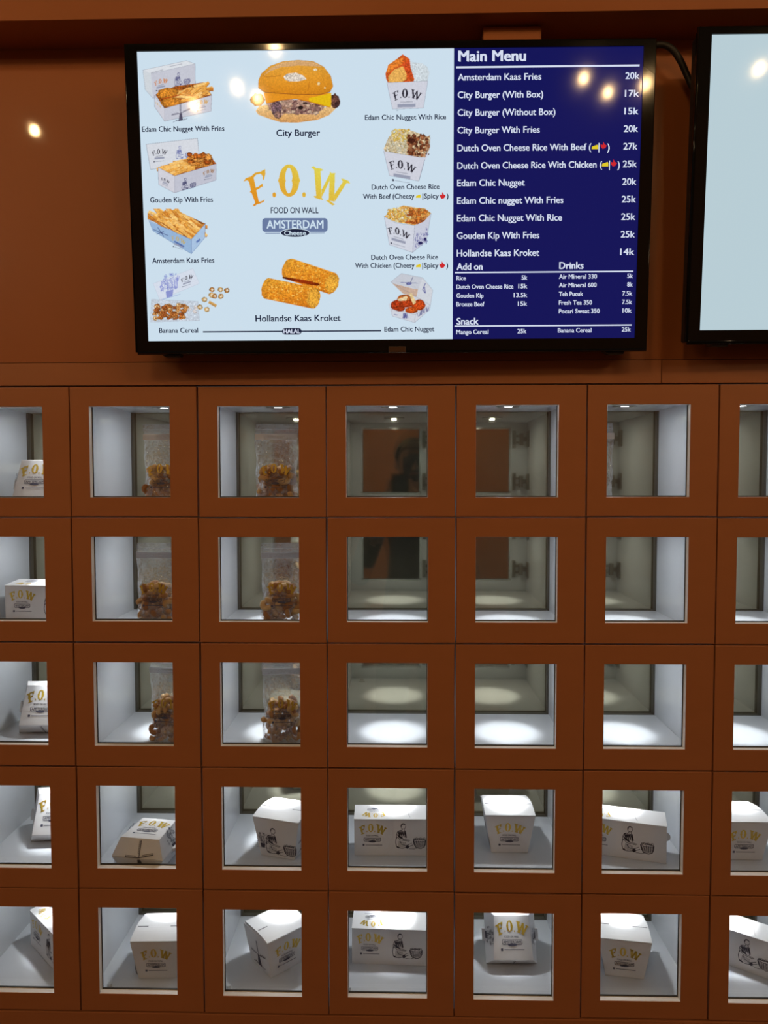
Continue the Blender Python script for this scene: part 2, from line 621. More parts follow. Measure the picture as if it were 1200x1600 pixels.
def hinge_mesh():
    m = MB()
    T = 0.016
    m.box(0.204, 0.2135, T, T + .004, -.024, .024)
    m.cyl((0.2095, T + .004, -.018), (0, 1, 0), .0035, .003, .0025, 10).cyl((0.2095, T + .004, .018), (0, 1, 0), .0035, .003, .0025, 10)
    m.box(0.212, 0.226, T + .004, T + .011, -.012, -.006).box(0.212, 0.226, T + .004, T + .011, .006, .012)
    m.box(0.222, 0.232, T + .006, T + .016, -.016, .016)
    m.box(0.230, 0.2442, T + .010, T + .015, -.006, .006)
    m.box(0.2415, 0.2444, T + .010, T + .040, -.022, .022)
    return m.mesh('hinge', [M_STEEL])


HINGE = hinge_mesh()
ring = MB()
nseg = 28
prof = [(0.026, 0.0), (0.026, -0.0015), (0.023, -0.003), (0.012, -0.003), (0.0105, -0.0005)]
rv, rf = [], []
for k in range(nseg):
    t = 2 * PI * k / nseg
    for (rr, zz) in prof:
        rv.append((rr * math.cos(t), rr * math.sin(t), zz))
for k in range(nseg):
    for j in range(len(prof) - 1):
        a, b = k * len(prof) + j, ((k + 1) % nseg) * len(prof) + j
        rf.append((a, b, b + 1, a + 1))
RING = ring.add(rv, rf).mesh('ring', [M_CHROME], smooth=True)
LENS = MB().cyl((0, 0, -0.0016), (0, 0, 1), 0.0108, 0.0108, 0.0012, 28).mesh('lens', [M_LENS])
KNOB = MB().cyl((0, 0, 0), (0, 0, 1), .0085, .0085, .002, 18).cyl((0, 0, .002), (0, 0, 1), .005, .0045, .006, 14).mesh('latch_knob', [M_KNOB], smooth=False)

for r in range(5):
    MS = locker_row_meshes(r)
    for c in range(7):
        x0 = (c - 3) * CW
        inside = CONTENT.get((r, c))
        lab = 'brown glass-door locker in %s, %s, %s' % (ROWW[r], COLW[c], ('with ' + inside + ' inside') if inside else 'empty')
        t = thing('food_locker', lab, 'locker', (x0, 0, ROWZ[r + 1]), 0, 'wall of glass-door lockers')
        link('carcass', MS['carcass'], None, t)
        link('back_frame', MS['frame'], None, t)
        link('back_glass', MS['mirror'], None, t)
        wob = random.Random(100 * r + c)
        d = link('door', MS['door'], None, t, (wob.uniform(-.0005, .0005), wob.uniform(-.0012, .0012), wob.uniform(-.0005, .0005)), (0, 0, wob.uniform(-.002, .002)))
        link('glass_pane', MS['pane'], None, d)
        link('gasket', MS['gasket'], None, d)
        for zz in (MS['wb'] + .030, MS['wt'] - .030):
            link('hinge', HINGE, None, d, (0, 0, zz))
        if r >= 2:
            link('latch_knob', KNOB, None, t, (.036, .055, FLOOR_OFF + .0002))
        # puck light in the locker ceiling
        zc = MS['H'] - 0.022 + ROWZ[r + 1]
        pk = thing('puck_light', 'small round downlight in the ceiling of the locker in %s, %s' % (ROWW[r], COLW[c]), 'downlight',
                   (x0 + .127, .180, zc), 0, 'round downlights inside the lockers')
        link('ring', RING, None, pk)
        link('lens', LENS, None, pk)
        ld = bpy.data.lights.new('beam', 'SPOT')
        ld.energy = PUCK_SPOT_WATTS
        ld.color = (0.94, 0.975, 1.0)
        ld.spot_size = math.radians(44)
        ld.spot_blend = 0.55
        ld.shadow_soft_size = 0.012
        la = bpy.data.lights.new('spill', 'AREA')
        la.shape = 'DISK'
        la.size = 0.012
        la.energy = PUCK_SPILL_WATTS
        la.color = (0.94, 0.975, 1.0)
        lb = bpy.data.objects.new('spill', la)
        COL.objects.link(lb)
        lb.parent = pk
        lb.location = (0, 0, -0.0055)
        lo = bpy.data.objects.new('beam', ld)
        COL.objects.link(lo)
        lo.parent = pk
        lo.location = (0, 0, -0.006)

# ------------------------------------------------------------------ printed artwork meshes for the packaging
EM_L = emblem_letters()
EM_S = emblem_small()
WOMAN = woman_drawing()
MILL = windmill_drawing()
MILL_SAILS = windmill_drawing('sails')
MILL_TOWER = windmill_drawing('tower')
BOUQ = bouquet_drawing()


def print_on(parent, name, art, mat_, origin, scale, p0, xdir, ydir, label=None):
    """lay artwork on a face: p0 = point of the face, xdir/ydir = its right and up directions"""
    key = (name, id(art), origin, scale)
    if key not in print_on.cache:
        print_on.cache[key] = art.mesh(name, origin, scale)
        print_on.cache[key].materials.append(mat_)
    o = link(name, print_on.cache[key], None, parent)
    xd = Vector(xdir).normalized()
    yd = Vector(ydir)
    yd = (yd - xd * yd.dot(xd)).normalized()
    nrm = xd.cross(yd)                      # outward
    p = Vector(p0) + nrm * 0.00035
    # local x -> xd, local z -> yd, local -y -> nrm
    o.matrix_local = Matrix(((xd.x, -nrm.x, yd.x, p.x), (xd.y, -nrm.y, yd.y, p.y), (xd.z, -nrm.z, yd.z, p.z), (0, 0, 0, 1)))
    if label:
        o['label'] = label
    return o


print_on.cache = {}


def emblem_on(parent, width, p0, xdir, ydir):
    s = width / 1000.0
    print_on(parent, 'gold_lettering', EM_L, M_GOLD, (628, 500), s, p0, xdir, ydir)
    print_on(parent, 'small_print', EM_S, M_PERIWINKLE, (628, 500), s, p0, xdir, ydir)


def prism(bottom, top, bevel=0.0008):
    """closed solid from a bottom loop and a top loop"""
    n = len(bottom)
    v = list(bottom) + list(top)
    f = [tuple(reversed(range(n))), tuple(range(n, 2 * n))] + [(k, (k + 1) % n, n + (k + 1) % n, n + k) for k in range(n)]
    return MB().add(v, f)


# long carton -------------------------------------------------
LW, LD, LH = 0.178, 0.054, 0.0845


def long_carton(label, corner, rz, r):
    """corner = front left foot"""
    t = thing('long_carton', label, 'carton', (corner[0], corner[1], floor_z(r) + .0003), rz, 'long white cartons in the lockers')
    if 'lc' not in locker_meshes:
        b = prism([(0, 0, 0), (LW, 0, 0), (LW, LD, 0), (0, LD, 0)], [(0, 0, LH - .006), (LW, 0, LH - .006), (LW, LD, LH), (0, LD, LH)]).mesh('body', [M_CARD], bevel=.0007)
        lid = MB().add([(-.0006, -.0006, LH - .0055), (LW + .0006, -.0006, LH - .0055), (LW + .0006, LD, LH + .0006), (-.0006, LD, LH + .0006),
                        (-.0006, -.0006, LH - .0045), (LW + .0006, -.0006, LH - .0045), (LW + .0006, LD, LH + .0016), (-.0006, LD, LH + .0016)],
                       [(0, 3, 2, 1), (4, 5, 6, 7), (0, 1, 5, 4), (1, 2, 6, 5), (2, 3, 7, 6), (3, 0, 4, 7)]).mesh('lid', [M_CARD])
        slit = MB().box(.110, .1108, .010, .034, LH - .0030, LH - .0026).mesh('slit', [M_CARDLINE])
        tab = MB().cyl((LW, .030, .044), (0, 1, 0), .010, .010, .0008, 22).mesh('side_tab', [M_CARD])
        locker_meshes['lc'] = (b, lid, slit, tab)
    b, lid, slit, tab = locker_meshes['lc']
    link('body', b, None, t)
    l = link('lid', lid, None, t)
    link('side_tab', tab, None, t)
    n = (LD, .0061)
    up = Vector((0, LD, .0061))
    emblem_on(t, .060, (.040, 0, .046), (1, 0, 0), (0, 0, 1))
    print_on(t, 'woman_drawing', WOMAN, M_NAVY, (742, 486), .066 / 275, (.121, 0, .043), (1, 0, 0), (0, 0, 1))
    emblem_on(t, .052, (.042, .026, LH - .0045 + .0029), (-1, 0, 0), -up)
    print_on(t, 'lid_crease', LINES, M_CARDLINE, (0, 0), .001, (.118, .018, LH - .0045 + .0020), (1, 0, 0), up)
    return t


LINES = Print()
LINES.stroke([(-4, -12), (0, 6), (2, 12)], 0.9)

# rice box ----------------------------------------------------
RB, RT, RH = 0.079, 0.107, 0.085
ARCH = 0.006


def rice_box(label, corner, rz, r, face_front='emblem', face_left='woman', face_right='windmill'):
    t = thing('rice_box', label, 'takeaway box', (corner[0], corner[1], floor_z(r) + .0003), rz, 'tapered white rice boxes in the lockers')
    e = (RT - RB) / 2
    d = 0.010         # front and back lean less than the sides
    if 'rb' not in locker_meshes:
        b = prism([(0, 0, 0), (RB, 0, 0), (RB, RB, 0), (0, RB, 0)], [(-e, -d, RH), (RB + e, -d, RH), (RB + e, RB + d, RH), (-e, RB + d, RH)]).mesh('body', [M_CARD], bevel=.0007)
        # arched top flap with a tongue on the right
        v, f = [], []
        nn = 10
        for k in range(nn + 1):
            s = k / nn
            y = -d + s * (RB + 2 * d)
            z = RH + .0008 + ARCH * math.sin(PI * min(1, s * 1.02)) ** 0.9
            inset = .004 * max(0, s - .6) / .4
            v += [(-e + inset, y, z), (RB + e - inset, y, z), (-e + inset, y, z + .0009), (RB + e - inset, y, z + .0009)]
        for k in range(nn):
            a, c = 4 * k, 4 * k + 4
            f += [(a, c, c + 1, a + 1), (a + 2, a + 3, c + 3, c + 2), (a, a + 2, c + 2, c), (a + 1, c + 1, c + 3, a + 3)]
        f += [(0, 1, 3, 2), (4 * nn, 4 * nn + 2, 4 * nn + 3, 4 * nn + 1)]
        flap = MB().add(v, f).mesh('top_flap', [M_CARD], smooth=False)
        # side gussets closing the arch
        g = MB()
        for xx in (-e + .0012, RB + e - .0012):
            pts = [(xx, -d + s / nn * (RB + 2 * d), RH + ARCH * math.sin(PI * min(1, s / nn * 1.02)) ** .9) for s in range(nn + 1)]
            g.add(pts, [tuple(range(len(pts)))])
        gus = g.mesh('side_gusset', [M_CARD])
        # tongue slots
        sl = MB()
        for (xa, xb) in ((.060, .0905), (-.010, .012)):
            ys = -d + .42 * (RB + 2 * d)
            z = RH + .0008 + ARCH * math.sin(PI * .42 * 1.02) ** .9 + .0011
            sl.box(xa, xb, ys, ys + .0022, z - .0006, z + .0003)
        slot = sl.mesh('tongue_slot', [M_CARDLINE])
        locker_meshes['rb'] = (b, flap, gus, slot)
    b, flap, gus, slot = locker_meshes['rb']
    link('body', b, None, t)
    fl = link('top_flap', flap, None, t)
    link('side_gusset', gus, None, t)
    link('tongue_slot', slot, None, fl)
    h = .46
    mid = Vector((RB / 2, -d * h, RH * h))
    upf = Vector((0, -d, RH))
    lm = Vector((-e * h, RB / 2, RH * h))
    upl = Vector((-e, 0, RH))
    rm = Vector((RB + e * h, RB / 2, RH * h))
    upr = Vector((e, 0, RH))

    def art(kind, p, xd, ud):
        if kind == 'emblem':
            emblem_on(t, .066, p + ud.normalized() * .004, xd, ud)
        elif kind == 'woman':
            print_on(t, 'woman_drawing', WOMAN, M_NAVY, (742, 486), .072 / 275, p + xd * .010 - ud.normalized() * .003, xd, ud)
            print_on(t, 'bouquet_drawing', BOUQ, M_NAVY, (300, 340), .030 / 400, p - xd * .032 - ud.normalized() * .004, xd, ud)
        elif kind == 'bouquet':
            print_on(t, 'bouquet_drawing', BOUQ, M_NAVY, (300, 340), .062 / 400, p, xd, ud)
        elif kind == 'windmill':
            print_on(t, 'windmill_drawing', MILL, M_NAVY, (500, 430), .066 / 520, p - ud.normalized() * .004, xd, ud)
    art(face_front, mid, Vector((1, 0, 0)), upf)
    art(face_left, lm, Vector((0, -1, 0)), upl)
    art(face_right, rm, Vector((0, 1, 0)), upr)
    return t


# burger carton (clamshell) ------------------------------------
CT, CTB, CS, CB, CHL, CHB = 0.085, 0.076, 0.112, 0.084, 0.036, 0.033


def burger_carton(label, pos, rz, r, standing=True):
    t = thing('burger_carton', label, 'carton', (pos[0], pos[1], floor_z(r) + .0009), rz, 'white burger cartons in the lockers')
    g = bpy.data.objects.new('shell', None)
    h2 = .5
    sq = lambda w, z, wb=None: [(-w / 2, -w / 2, z), (w / 2, -w / 2, z), ((wb or w) / 2, w / 2, z), (-(wb or w) / 2, w / 2, z)]
    if 'bc' not in locker_meshes:
        base = prism(sq(CB, 0), sq(CS, CHB)).mesh('base', [M_CARD], bevel=.0008)
        lid = prism(sq(CS, CHB + .0008), sq(CT, CHB + CHL, CTB)).mesh('lid', [M_CARD], bevel=.0008)
        tab = MB().box(-CS / 2 - .006, -CS / 2 + .002, -.012, .012, CHB - .003, CHB + .004).box(CS / 2 - .002, CS / 2 + .006, -.012, .012, CHB - .003, CHB + .004).mesh('side_tab', [M_CARD], bevel=.001)
        locker_meshes['bc'] = (base, lid, tab)
    base, lid, tab = locker_meshes['bc']
    bpy.data.objects.remove(g)
    if standing:
        al = math.atan((CS - CB) / 2 / CHB)
        rm = Matrix.Rotation(PI / 2 - al, 4, 'X')
        pts = [rm @ Vector(p) for p in sq(CB, 0) + sq(CS, CHB) + sq(CT, CHB + CHL)]
        zmin = min(p.z for p in pts)
        ymin = min(p.y for p in pts)
        M0 = Matrix.Translation((0, -ymin, -zmin)) @ rm
    else:
        M0 = Matrix.Identity(4)
    parts = [link('base', base, None, t), link('lid', lid, None, t), link('side_tab', tab, None, t)]
    n0 = len(t.children)
    up = Vector((0, 1, 0))
    z = CHB + CHL
    emblem_on(t, .072, (0, .004, z), (1, 0, 0), up)
    fu = Vector((0, (CS - CT) / 2, CHL))
    print_on(t, 'windmill_sails', MILL_SAILS, M_NAVY, (500, 452), .000122, Vector((.004, -CS / 2, CHB + .0014)), (1, 0, 0), fu)
    print_on(t, 'windmill_tower', MILL_TOWER, M_NAVY, (500, 446), .000122, Vector((.004, -CS / 2, CHB - .0008)), (1, 0, 0), Vector((0, -(CS - CB) / 2, CHB)))
    fl = Vector(((CS - CT) / 2, 0, CHL))
    print_on(t, 'bouquet_drawing', BOUQ, M_NAVY, (300, 340), .040 / 400, Vector((-(CS + CT) / 4, 0, CHB + CHL / 2)), (0, -1, 0), fl)
    fr_ = Vector((-(CS - CT) / 2, 0, CHL))
    print_on(t, 'bouquet_drawing', BOUQ, M_NAVY, (300, 340), .040 / 400, Vector(((CS + CT) / 4, 0, CHB + CHL / 2)), (0, 1, 0), fr_)
    for o in t.children:
        o.matrix_basis = M0 @ o.matrix_basis
    return t


# cereal bag -----------------------------------------------------
def curl_mesh(seed):
    r = random.Random(seed)
    m = MB()
    span = r.uniform(3.6, 5.4)
    R0 = .0082
    pts = [(R0 * math.cos(span * k / 9), R0 * math.sin(span * k / 9), .0025 * math.sin(k)) for k in range(10)]
    rad = [.0034] + [.0052 + r.uniform(-.0006, .0007) for _ in range(8)] + [.0032]
    m.tube(pts, rad, 7)
    return m.mesh('cereal_curl', None, smooth=True)


CURLS = []
for i in range(4):
    for j in range(3):
        me = curl_mesh(10 * i + j)
        me.materials.append(CEREAL[i])
        CURLS.append(me)

BAGW, BAGH = 0.088, 0.176


def bag_mesh(seed, W=BAGW, H=BAGH, fat=0.026):
    r = np.random.default_rng(seed)
    nu, nv = 18, 30
    ph = r.uniform(0, 6, 8)

    def sheet(sign):
        v = []
        for j in range(nv + 1):
            t = j / nv
            dep = fat * (1 - t) ** 0.75 * (0.8 + 0.2 * min(1, t * 6)) if t < .9 else fat * .1 ** .75 * (1 - t) / .1
            wid = W / 2 * (1 - 0.05 * math.sin(PI * min(1, t * 1.15)) ** 2)
            for i in range(nu + 1):
                u = -1 + 2 * i / nu
                d = dep * (1 - abs(u) ** (4.0 - 1.8 * t))
                wr = .0016 * math.sin(9 * u + 14 * t + ph[0]) * math.sin(3 * u - 21 * t + ph[1]) + .0010 * math.sin(23 * t + 5 * u + ph[2])
                wr *= min(1, 4 * (1 - abs(u))) * (1 if .04 < t < .86 else .2)
                v.append((u * wid + .0012 * math.sin(17 * t + ph[3]), sign * (d + .0006) + wr, t * H))
        return v

    vf, vb = sheet(-1), sheet(1)
    n = len(vf)
    f = []
    for j in range(nv):
        for i in range(nu):
            a = j * (nu + 1) + i
            f.append((a, a + 1, a + nu + 2, a + nu + 1))
            f.append((n + a, n + a + nu + 1, n + a + nu + 2, n + a + 1))
    for i in range(nu):
        f.append((i, n + i, n + i + 1, i + 1))
    me = MB().add(vf + vb, f).mesh('pouch', [M_FILM], smooth=True)
    return me


def cereal_bag(label, pos, rz, r, seed, pieces=50, where='', slim=False):
    t = thing('cereal_bag', label, 'bag', (pos[0], pos[1], floor_z(r) + .0004), rz, 'clear zip bags of cereal in the lockers')
    BW = .068 if slim else BAGW
    link('pouch', bag_mesh(seed, BW, BAGH,   .015 if slim else .029), None, t)
    z = MB()
    for zz in (.146, .151):
        z.box(-BW / 2 + .001, BW / 2 - .001, -.0066, -.0052, zz, zz + .0022)
    z.box(-BW / 2 + .001, BW / 2 - .001, -.0062, -.0056, .1435, .156)
    link('zip_seal', z.mesh('zip_seal', [M_ZIP]), None, t)
    z2 = MB()
    for k in range(16 if slim else 22):
        z2.box(-BW / 2 + .006 + k * .0035, -BW / 2 + .008 + k * .0035, -.0036, -.003, .1645, .1655)
    link('tear_line', z2.mesh('tear_line', [M_ZIP]), None, t)
    if pieces:
        emblem_on(t, .062, (.002, -.0248, .070), (1, 0, 0), (0, .12, 1))
        rr = random.Random(seed)
        k = 0
        lay = 0
        zc = .009
        rows = pieces // 10
        for lay in range(rows):
            ncol = 5 if lay < rows - 1 else 4
            for iy in range(2):
                for ix in range(ncol):
                    x = (ix - (ncol - 1) / 2) * .0146 + rr.uniform(-.0025, .0025) + (.0025 if lay % 2 else -.002)
                    y = (-.0125 if iy == 0 else .0085) + rr.uniform(-.002, .002)
                    zz = zc + rr.uniform(-.003, .004)
                    sc = rr.uniform(.88, 1.18)
                    if lay == 0:
                        sc = min(sc, .85)
                    if (ix in (0, ncol - 1)) and lay > rows - 3:
                        x *= .86
                    p = Matrix.Rotation(rz, 3, 'Z') @ Vector((x, y, zz))
                    o = link('cereal_curl', CURLS[rr.randrange(len(CURLS))], None, None,
                             (pos[0] + p.x, pos[1] + p.y, floor_z(r) + .0015 + p.z), (PI / 2 + rr.uniform(-1.2, 1.2), rr.uniform(0, 6.28), rr.uniform(-1.4, 1.4)))
                    o.scale = (sc, sc, sc)
                    tag(o, 'golden brown curled cereal puff in the bag of ' + where, 'cereal', 'cereal puffs in the bag of ' + where)
            zc += .0172
    return t


# ------------------------------------------------------------------ placing the food in the lockers
burger_carton('white burger carton with gold lettering standing in the top left locker', (-.637, .118), 0.02, 0)
cereal_bag('clear zip bag of cereal half hidden at the right of top row locker, second column', (-.342, .085), -.05, 0, 21, where='top row, second column')
cereal_bag('fully visible clear zip bag of cereal in top row locker, third column', (-.112, .090), .03, 0, 22, where='top row, third column')
cereal_bag('empty looking clear bag whose edge shows at the left of top row locker, sixth column', (.5445, .085), .25, 0, 23, pieces=0, slim=True)
long_carton('long white carton with gold lettering and woman drawing in second row locker, leftmost column', (-.719, .150), -.06, 1)
cereal_bag('clear zip bag of large cereal curls in second row locker, second column', (-.372, .115), -.05, 1, 24, where='second row, second column')
cereal_bag('clear zip bag of brown cereal in second row locker, third column', (-.106, .115), .05, 1, 25, where='second row, third column')
burger_carton('white burger carton with gold lettering standing in third row locker, leftmost column', (-.640, .128), .03, 2)
cereal_bag('clear zip bag of dark cereal in third row locker, second column', (-.352, .125), -.15, 2, 26, where='third row, second column')
cereal_bag('clear zip bag with shiny creased top in third row locker, third column', (-.108, .125), .06, 2, 27, where='third row, third column')
burger_carton('white burger carton mostly hidden by the door frame in fourth row locker, leftmost column', (-.622, .140), .10, 3)
burger_carton('white burger carton lying flat with windmill side forward in fourth row locker', (-.386, .088), -.14, 3, standing=False)
rice_box('tapered white rice box turned to its woman drawing in fourth row locker, third column', (-.157, .117), -.28, 3, 'woman', 'bouquet', 'windmill')
long_carton('long white carton seen square on in fourth row locker, fourth column', (.044, .117), .01, 3)
rice_box('tapered white rice box with yellow lettering in fourth row locker, fifth column', (.339, .136), 0.0, 3)
long_carton('long white carton turned right in fourth row locker, sixth column', (.528, .143), -.268, 3)
rice_box('tapered white rice box cut by the picture edge in fourth row locker, rightmost column', (.829, .116), 0.0, 3)
long_carton('long white carton steeply turned in the bottom left locker', (-.700, .188), -.73, 4)
rice_box('tapered white rice box seen square on in bottom row locker, second column', (-.413, .082), .04, 4)
rice_box('tapered white rice box turned to show two printed sides in bottom row locker, third column', (-.132, .088), .74, 4, 'emblem', 'windmill', 'bouquet')
long_carton('long white carton in bottom row locker, fourth column', (.037, .138), -.03, 4)
burger_carton('white burger carton with gold lettering standing in bottom row locker, fifth column', (.386, .117), .02, 4)
rice_box('tapered white rice box pushed to the left of bottom row locker, sixth column', (.580, .113), -.15, 4)
long_carton('long white carton turned right in the bottom right locker', (.800, .190), -.60, 4)

# ------------------------------------------------------------------ television screens
TVC = Vector((0.1247157, -0.0789398, 2.1415696))
TVU = Vector((0.9999143, 0.0126238, 0.0034719))
TVV = Vector((-0.0026437, -0.0650451, 0.9978788))
TVN = Vector((0.0128229, -0.9978025, -0.0650061))
SW, SH = 0.885, 0.885 * 9 / 16
TV_ROT = Matrix(((TVU.x, -TVN.x, TVV.x), (TVU.y, -TVN.y, TVV.y), (TVU.z, -TVN.z, TVV.z)))   # local x right, y into the set, z up
# artwork units of the menu layout -> metres on the screen face
HM = (0.0011256572053782805, -6.381385843873736e-06, -0.6842280941372737, -8.968048681461944e-06, -0.0010724499718261112,
      0.33658303649503385, 7.110755244769696e-06, -7.548077483295678e-05)


def S(x, y):
    w = HM[6] * x + HM[7] * y + 1
    return ((HM[0] * x + HM[1] * y + HM[2]) / w, (HM[3] * x + HM[4] * y + HM[5]) / w)


SCREEN_GLOSS = dict(rough=0.06, spec=0.14)


def emit_mat(name, rgb, strength=1.0):
    c = lin(rgb)
    return mat(name, (0.005, 0.005, 0.006), emit=tuple(float(k) for k in c), estr=strength, **SCREEN_GLOSS)


def attr_emit(name):
    m = mat(name, (0.005, 0.005, 0.006), emit=(1, 1, 1), **SCREEN_GLOSS)
    nt = m.node_tree
    a = nt.nodes.new('ShaderNodeAttribute')
    a.attribute_name = 'pic'
    nt.links.new(a.outputs['Color'], nt.nodes['Principled BSDF'].inputs['Emission Color'])
    return m


WHITE_RGB = np.array([203, 222, 236.0])
M_SCR = emit_mat('screen_white', WHITE_RGB)
M_SCR2 = emit_mat('screen_pale', (184, 205, 213))
M_SNAVY = emit_mat('screen_navy', (17, 20, 88))
M_SINK = emit_mat('screen_ink', (28, 36, 62))
M_STXT = emit_mat('screen_text_white', (212, 220, 240))
M_SSLATE = emit_mat('screen_slate', (104, 122, 160))
M_SPIC = attr_emit('screen_picture')


def tv(label, centre, extra_name='television'):
    t = bpy.data.objects.new(extra_name, None)
    COL.objects.link(t)
    t.matrix_world = Matrix.Translation(centre) @ TV_ROT.to_4x4()
    tag(t, label, 'television', 'wall televisions')
    bz = .0205
    x0, x1, z0, z1 = -SW / 2 - bz, SW / 2 + bz, -SH / 2 - .0195, SH / 2 + .0095
    m = MB()
    # bezel frame around the screen
    for a in ((x0, -SW / 2, z0, z1), (SW / 2, x1, z0, z1), (-SW / 2, SW / 2, SH / 2, z1), (-SW / 2, SW / 2, z0, -SH / 2)):
        m.box(a[0], a[1], -.006, .012, a[2], a[3])
    link('bezel', m.mesh('bezel', [M_BLACK]), None, t)
    rim = MB()
    rim.tube([(x0, -.001, z0), (x0, -.001, z1), (x1, -.001, z1), (x1, -.001, z0), (x0, -.001, z0)], .0052, 8)
    link('rim', rim.mesh('rim', [M_BLACK], smooth=True), None, t)
    back = MB().box(x0 + .002, x1 - .002, .0122, .034, z0 + .002, z1 - .002).box(-.30, .30, .034, .044, -.18, .16)
    link('back_cover', back.mesh('back_cover', [M_BLACKM], bevel=.003), None, t)
    for xx in (x0 + .035, x1 - .078):
        f = MB().add([(xx, .000, z0), (xx + .043, .000, z0), (xx + .043, .02, z0), (xx, .02, z0), (xx + .014, .002, z0 - .0085), (xx + .040, .002, z0 - .0085), (xx + .040, .018, z0 - .0085), (xx + .014, .018, z0 - .0085)],
                     [(0, 1, 2, 3), (7, 6, 5, 4), (4, 5, 1, 0), (5, 6, 2, 1), (6, 7, 3, 2), (7, 4, 0, 3)])
        link('bracket_foot', f.mesh('bracket_foot', [M_BLACKM]), None, t)
    pl = MB().box(-.016, .016, -.0095, -.006, z0 - .004, z0 + .007).mesh('badge_plate', [mat('badge_chrome', (.18, .15, .14), rough=.25, metal=1.0)], bevel=.001)
    link('badge_plate', pl, None, t, (.012, 0, 0))
    # bracket to the wall
    arm = MB().box(-.14, -.11, .044, .056, -.16, .14).box(.11, .14, .044, .056, -.16, .14).mesh('wall_bracket', [M_BLACKM])
    link('wall_bracket', arm, None, t)
    scr = link('screen', MB().box(-SW / 2, SW / 2, -.0035, .004, -SH / 2, SH / 2).mesh('screen', [M_SCR if extra_name == 'television' else M_SCR2]), None, t)
    return t, scr


TV1, SCR1 = tv('menu television with food pictures and a navy price list', TVC)
TV2, SCR2 = tv('blank pale television cut by the right edge of the picture', TVC + Vector((.9962, -.002, .0132)), 'blank_television')
FACE_Y = -.0035


def screen_print(name, art, m, lift=.0002, parent=None):
    """artwork given directly in menu-layout units, mapped to the screen face"""
    me = bpy.data.meshes.new(name)
    v = []
    for x, y in art.v:
        a, b = S(x, y)
        v.append((a, FACE_Y - lift, b))
    me.from_pydata(v, [], art.f)
    me.materials.append(m)
    me.update()
    return link(name, me, None, parent or SCR1)


def caption(s, x0, x1, y0, cap, m=None, bold=.017, y1=None, lift=.0004, name='caption'):
    """a straight line of lettering, level on the screen"""
    p = Print()
    tv_, tf = glyphs(s, bold)
    xs = [q[0] for q in tv_]
    a0, b0 = S(x0, y0)
    a1, b1 = S(x1, y0 if y1 is None else y1)
    bb = (b0 + b1) / 2
    sx = (a1 - a0) / (max(xs) - min(xs))
    sy = abs(S(x0, y0)[1] - S(x0, y0 - cap)[1]) / CAP
    me = bpy.data.meshes.new(name)
    me.from_pydata([(a0 + (q[0] - min(xs)) * sx, FACE_Y - lift, bb + q[1] * sy) for q in tv_], [], tf)
    me.materials.append(m or M_SINK)
    me.update()
    return link(name, me, None, SCR1)


# navy price panel: level rectangle on the screen
pa = S(708, 300)[0]
nav = MB().box(pa, SW / 2, FACE_Y - .0002, FACE_Y + .001, -SH / 2, SH / 2).mesh('price_panel', [M_SNAVY])
link('price_panel', nav, None, SCR1)


def rule(x0, x1, y0, y1, wpx, m, name='rule_line'):
    a0, b0 = S(x0, y0)
    a1, b1 = S(x1, y1)
    b = (b0 + b1) / 2
    h = wpx * .00117 / 2
    link(name, MB().box(a0, a1, FACE_Y - .0004, FACE_Y, b - h, b + h).mesh(name, [m]), None, SCR1)


W_ = M_STXT
caption('Main Menu', 715, 820, 97, 16.5, W_, .03, 95, name='heading')
rule(712, 996, 106, 102.5, 2.6, W_)
ITEMS = [('Amsterdam Kaas Fries', 844, '20k'), ('City Burger (With Box)', 847, '17k'), ('City Burger (Without Box)', 866, '15k'), ('City Burger With Fries', 842, '20k'),
         ('Dutch Oven Cheese Rice With Beef (', 922, '27k'), ('Dutch Oven Cheese Rice With Chicken (', 939, '25k'), ('Edam Chic Nugget', 819, '20k'),
         ('Edam Chic nugget With Fries', 879, '25k'), ('Edam Chic Nugget With Rice', 877, '25k'), ('Gouden Kip With Fries', 842, '25k'), ('Hollandse Kaas Kroket', 842, '14k')]
for k, (s, x1, pr) in enumerate(ITEMS):
    y = 125.5 + k * 27.55
    caption(s, 714.3 - .07 * k, x1, y + .6, 10.2, W_, .018, y - .4, name='menu_item')
    px = 974 - .62 * k
    caption(pr, px, px + 22, y - 1.6, 10.2, W_, .018, y - 1.6, name='menu_price')
M_ICY = emit_mat('icon_yellow', (225, 200, 40))
M_ICR = emit_mat('icon_red', (205, 40, 45))


def cheese_icon(x, y, s=1.0):
    p = Print()
    p.poly([(x - 5 * s, y + 3 * s), (x - 4.5 * s, y - 1 * s), (x + 4 * s, y - 4 * s), (x + 5 * s, y - 2 * s), (x + 5 * s, y + 3 * s)])
    screen_print('cheese_icon', p, M_ICY, .0005)


def chili_icon(x, y, s=1.0):
    p = Print()
    p.poly([(x - 4 * s, y + 2 * s), (x - 4.5 * s, y - 2 * s), (x - 1 * s, y - 1 * s), (x - .5 * s, y - 6 * s), (x + 2 * s, y - 2 * s), (x + 5 * s, y), (x + 2.5 * s, y + 4 * s), (x - 1.5 * s, y + 5 * s)])
    screen_print('chili_icon', p, M_ICR, .0005)


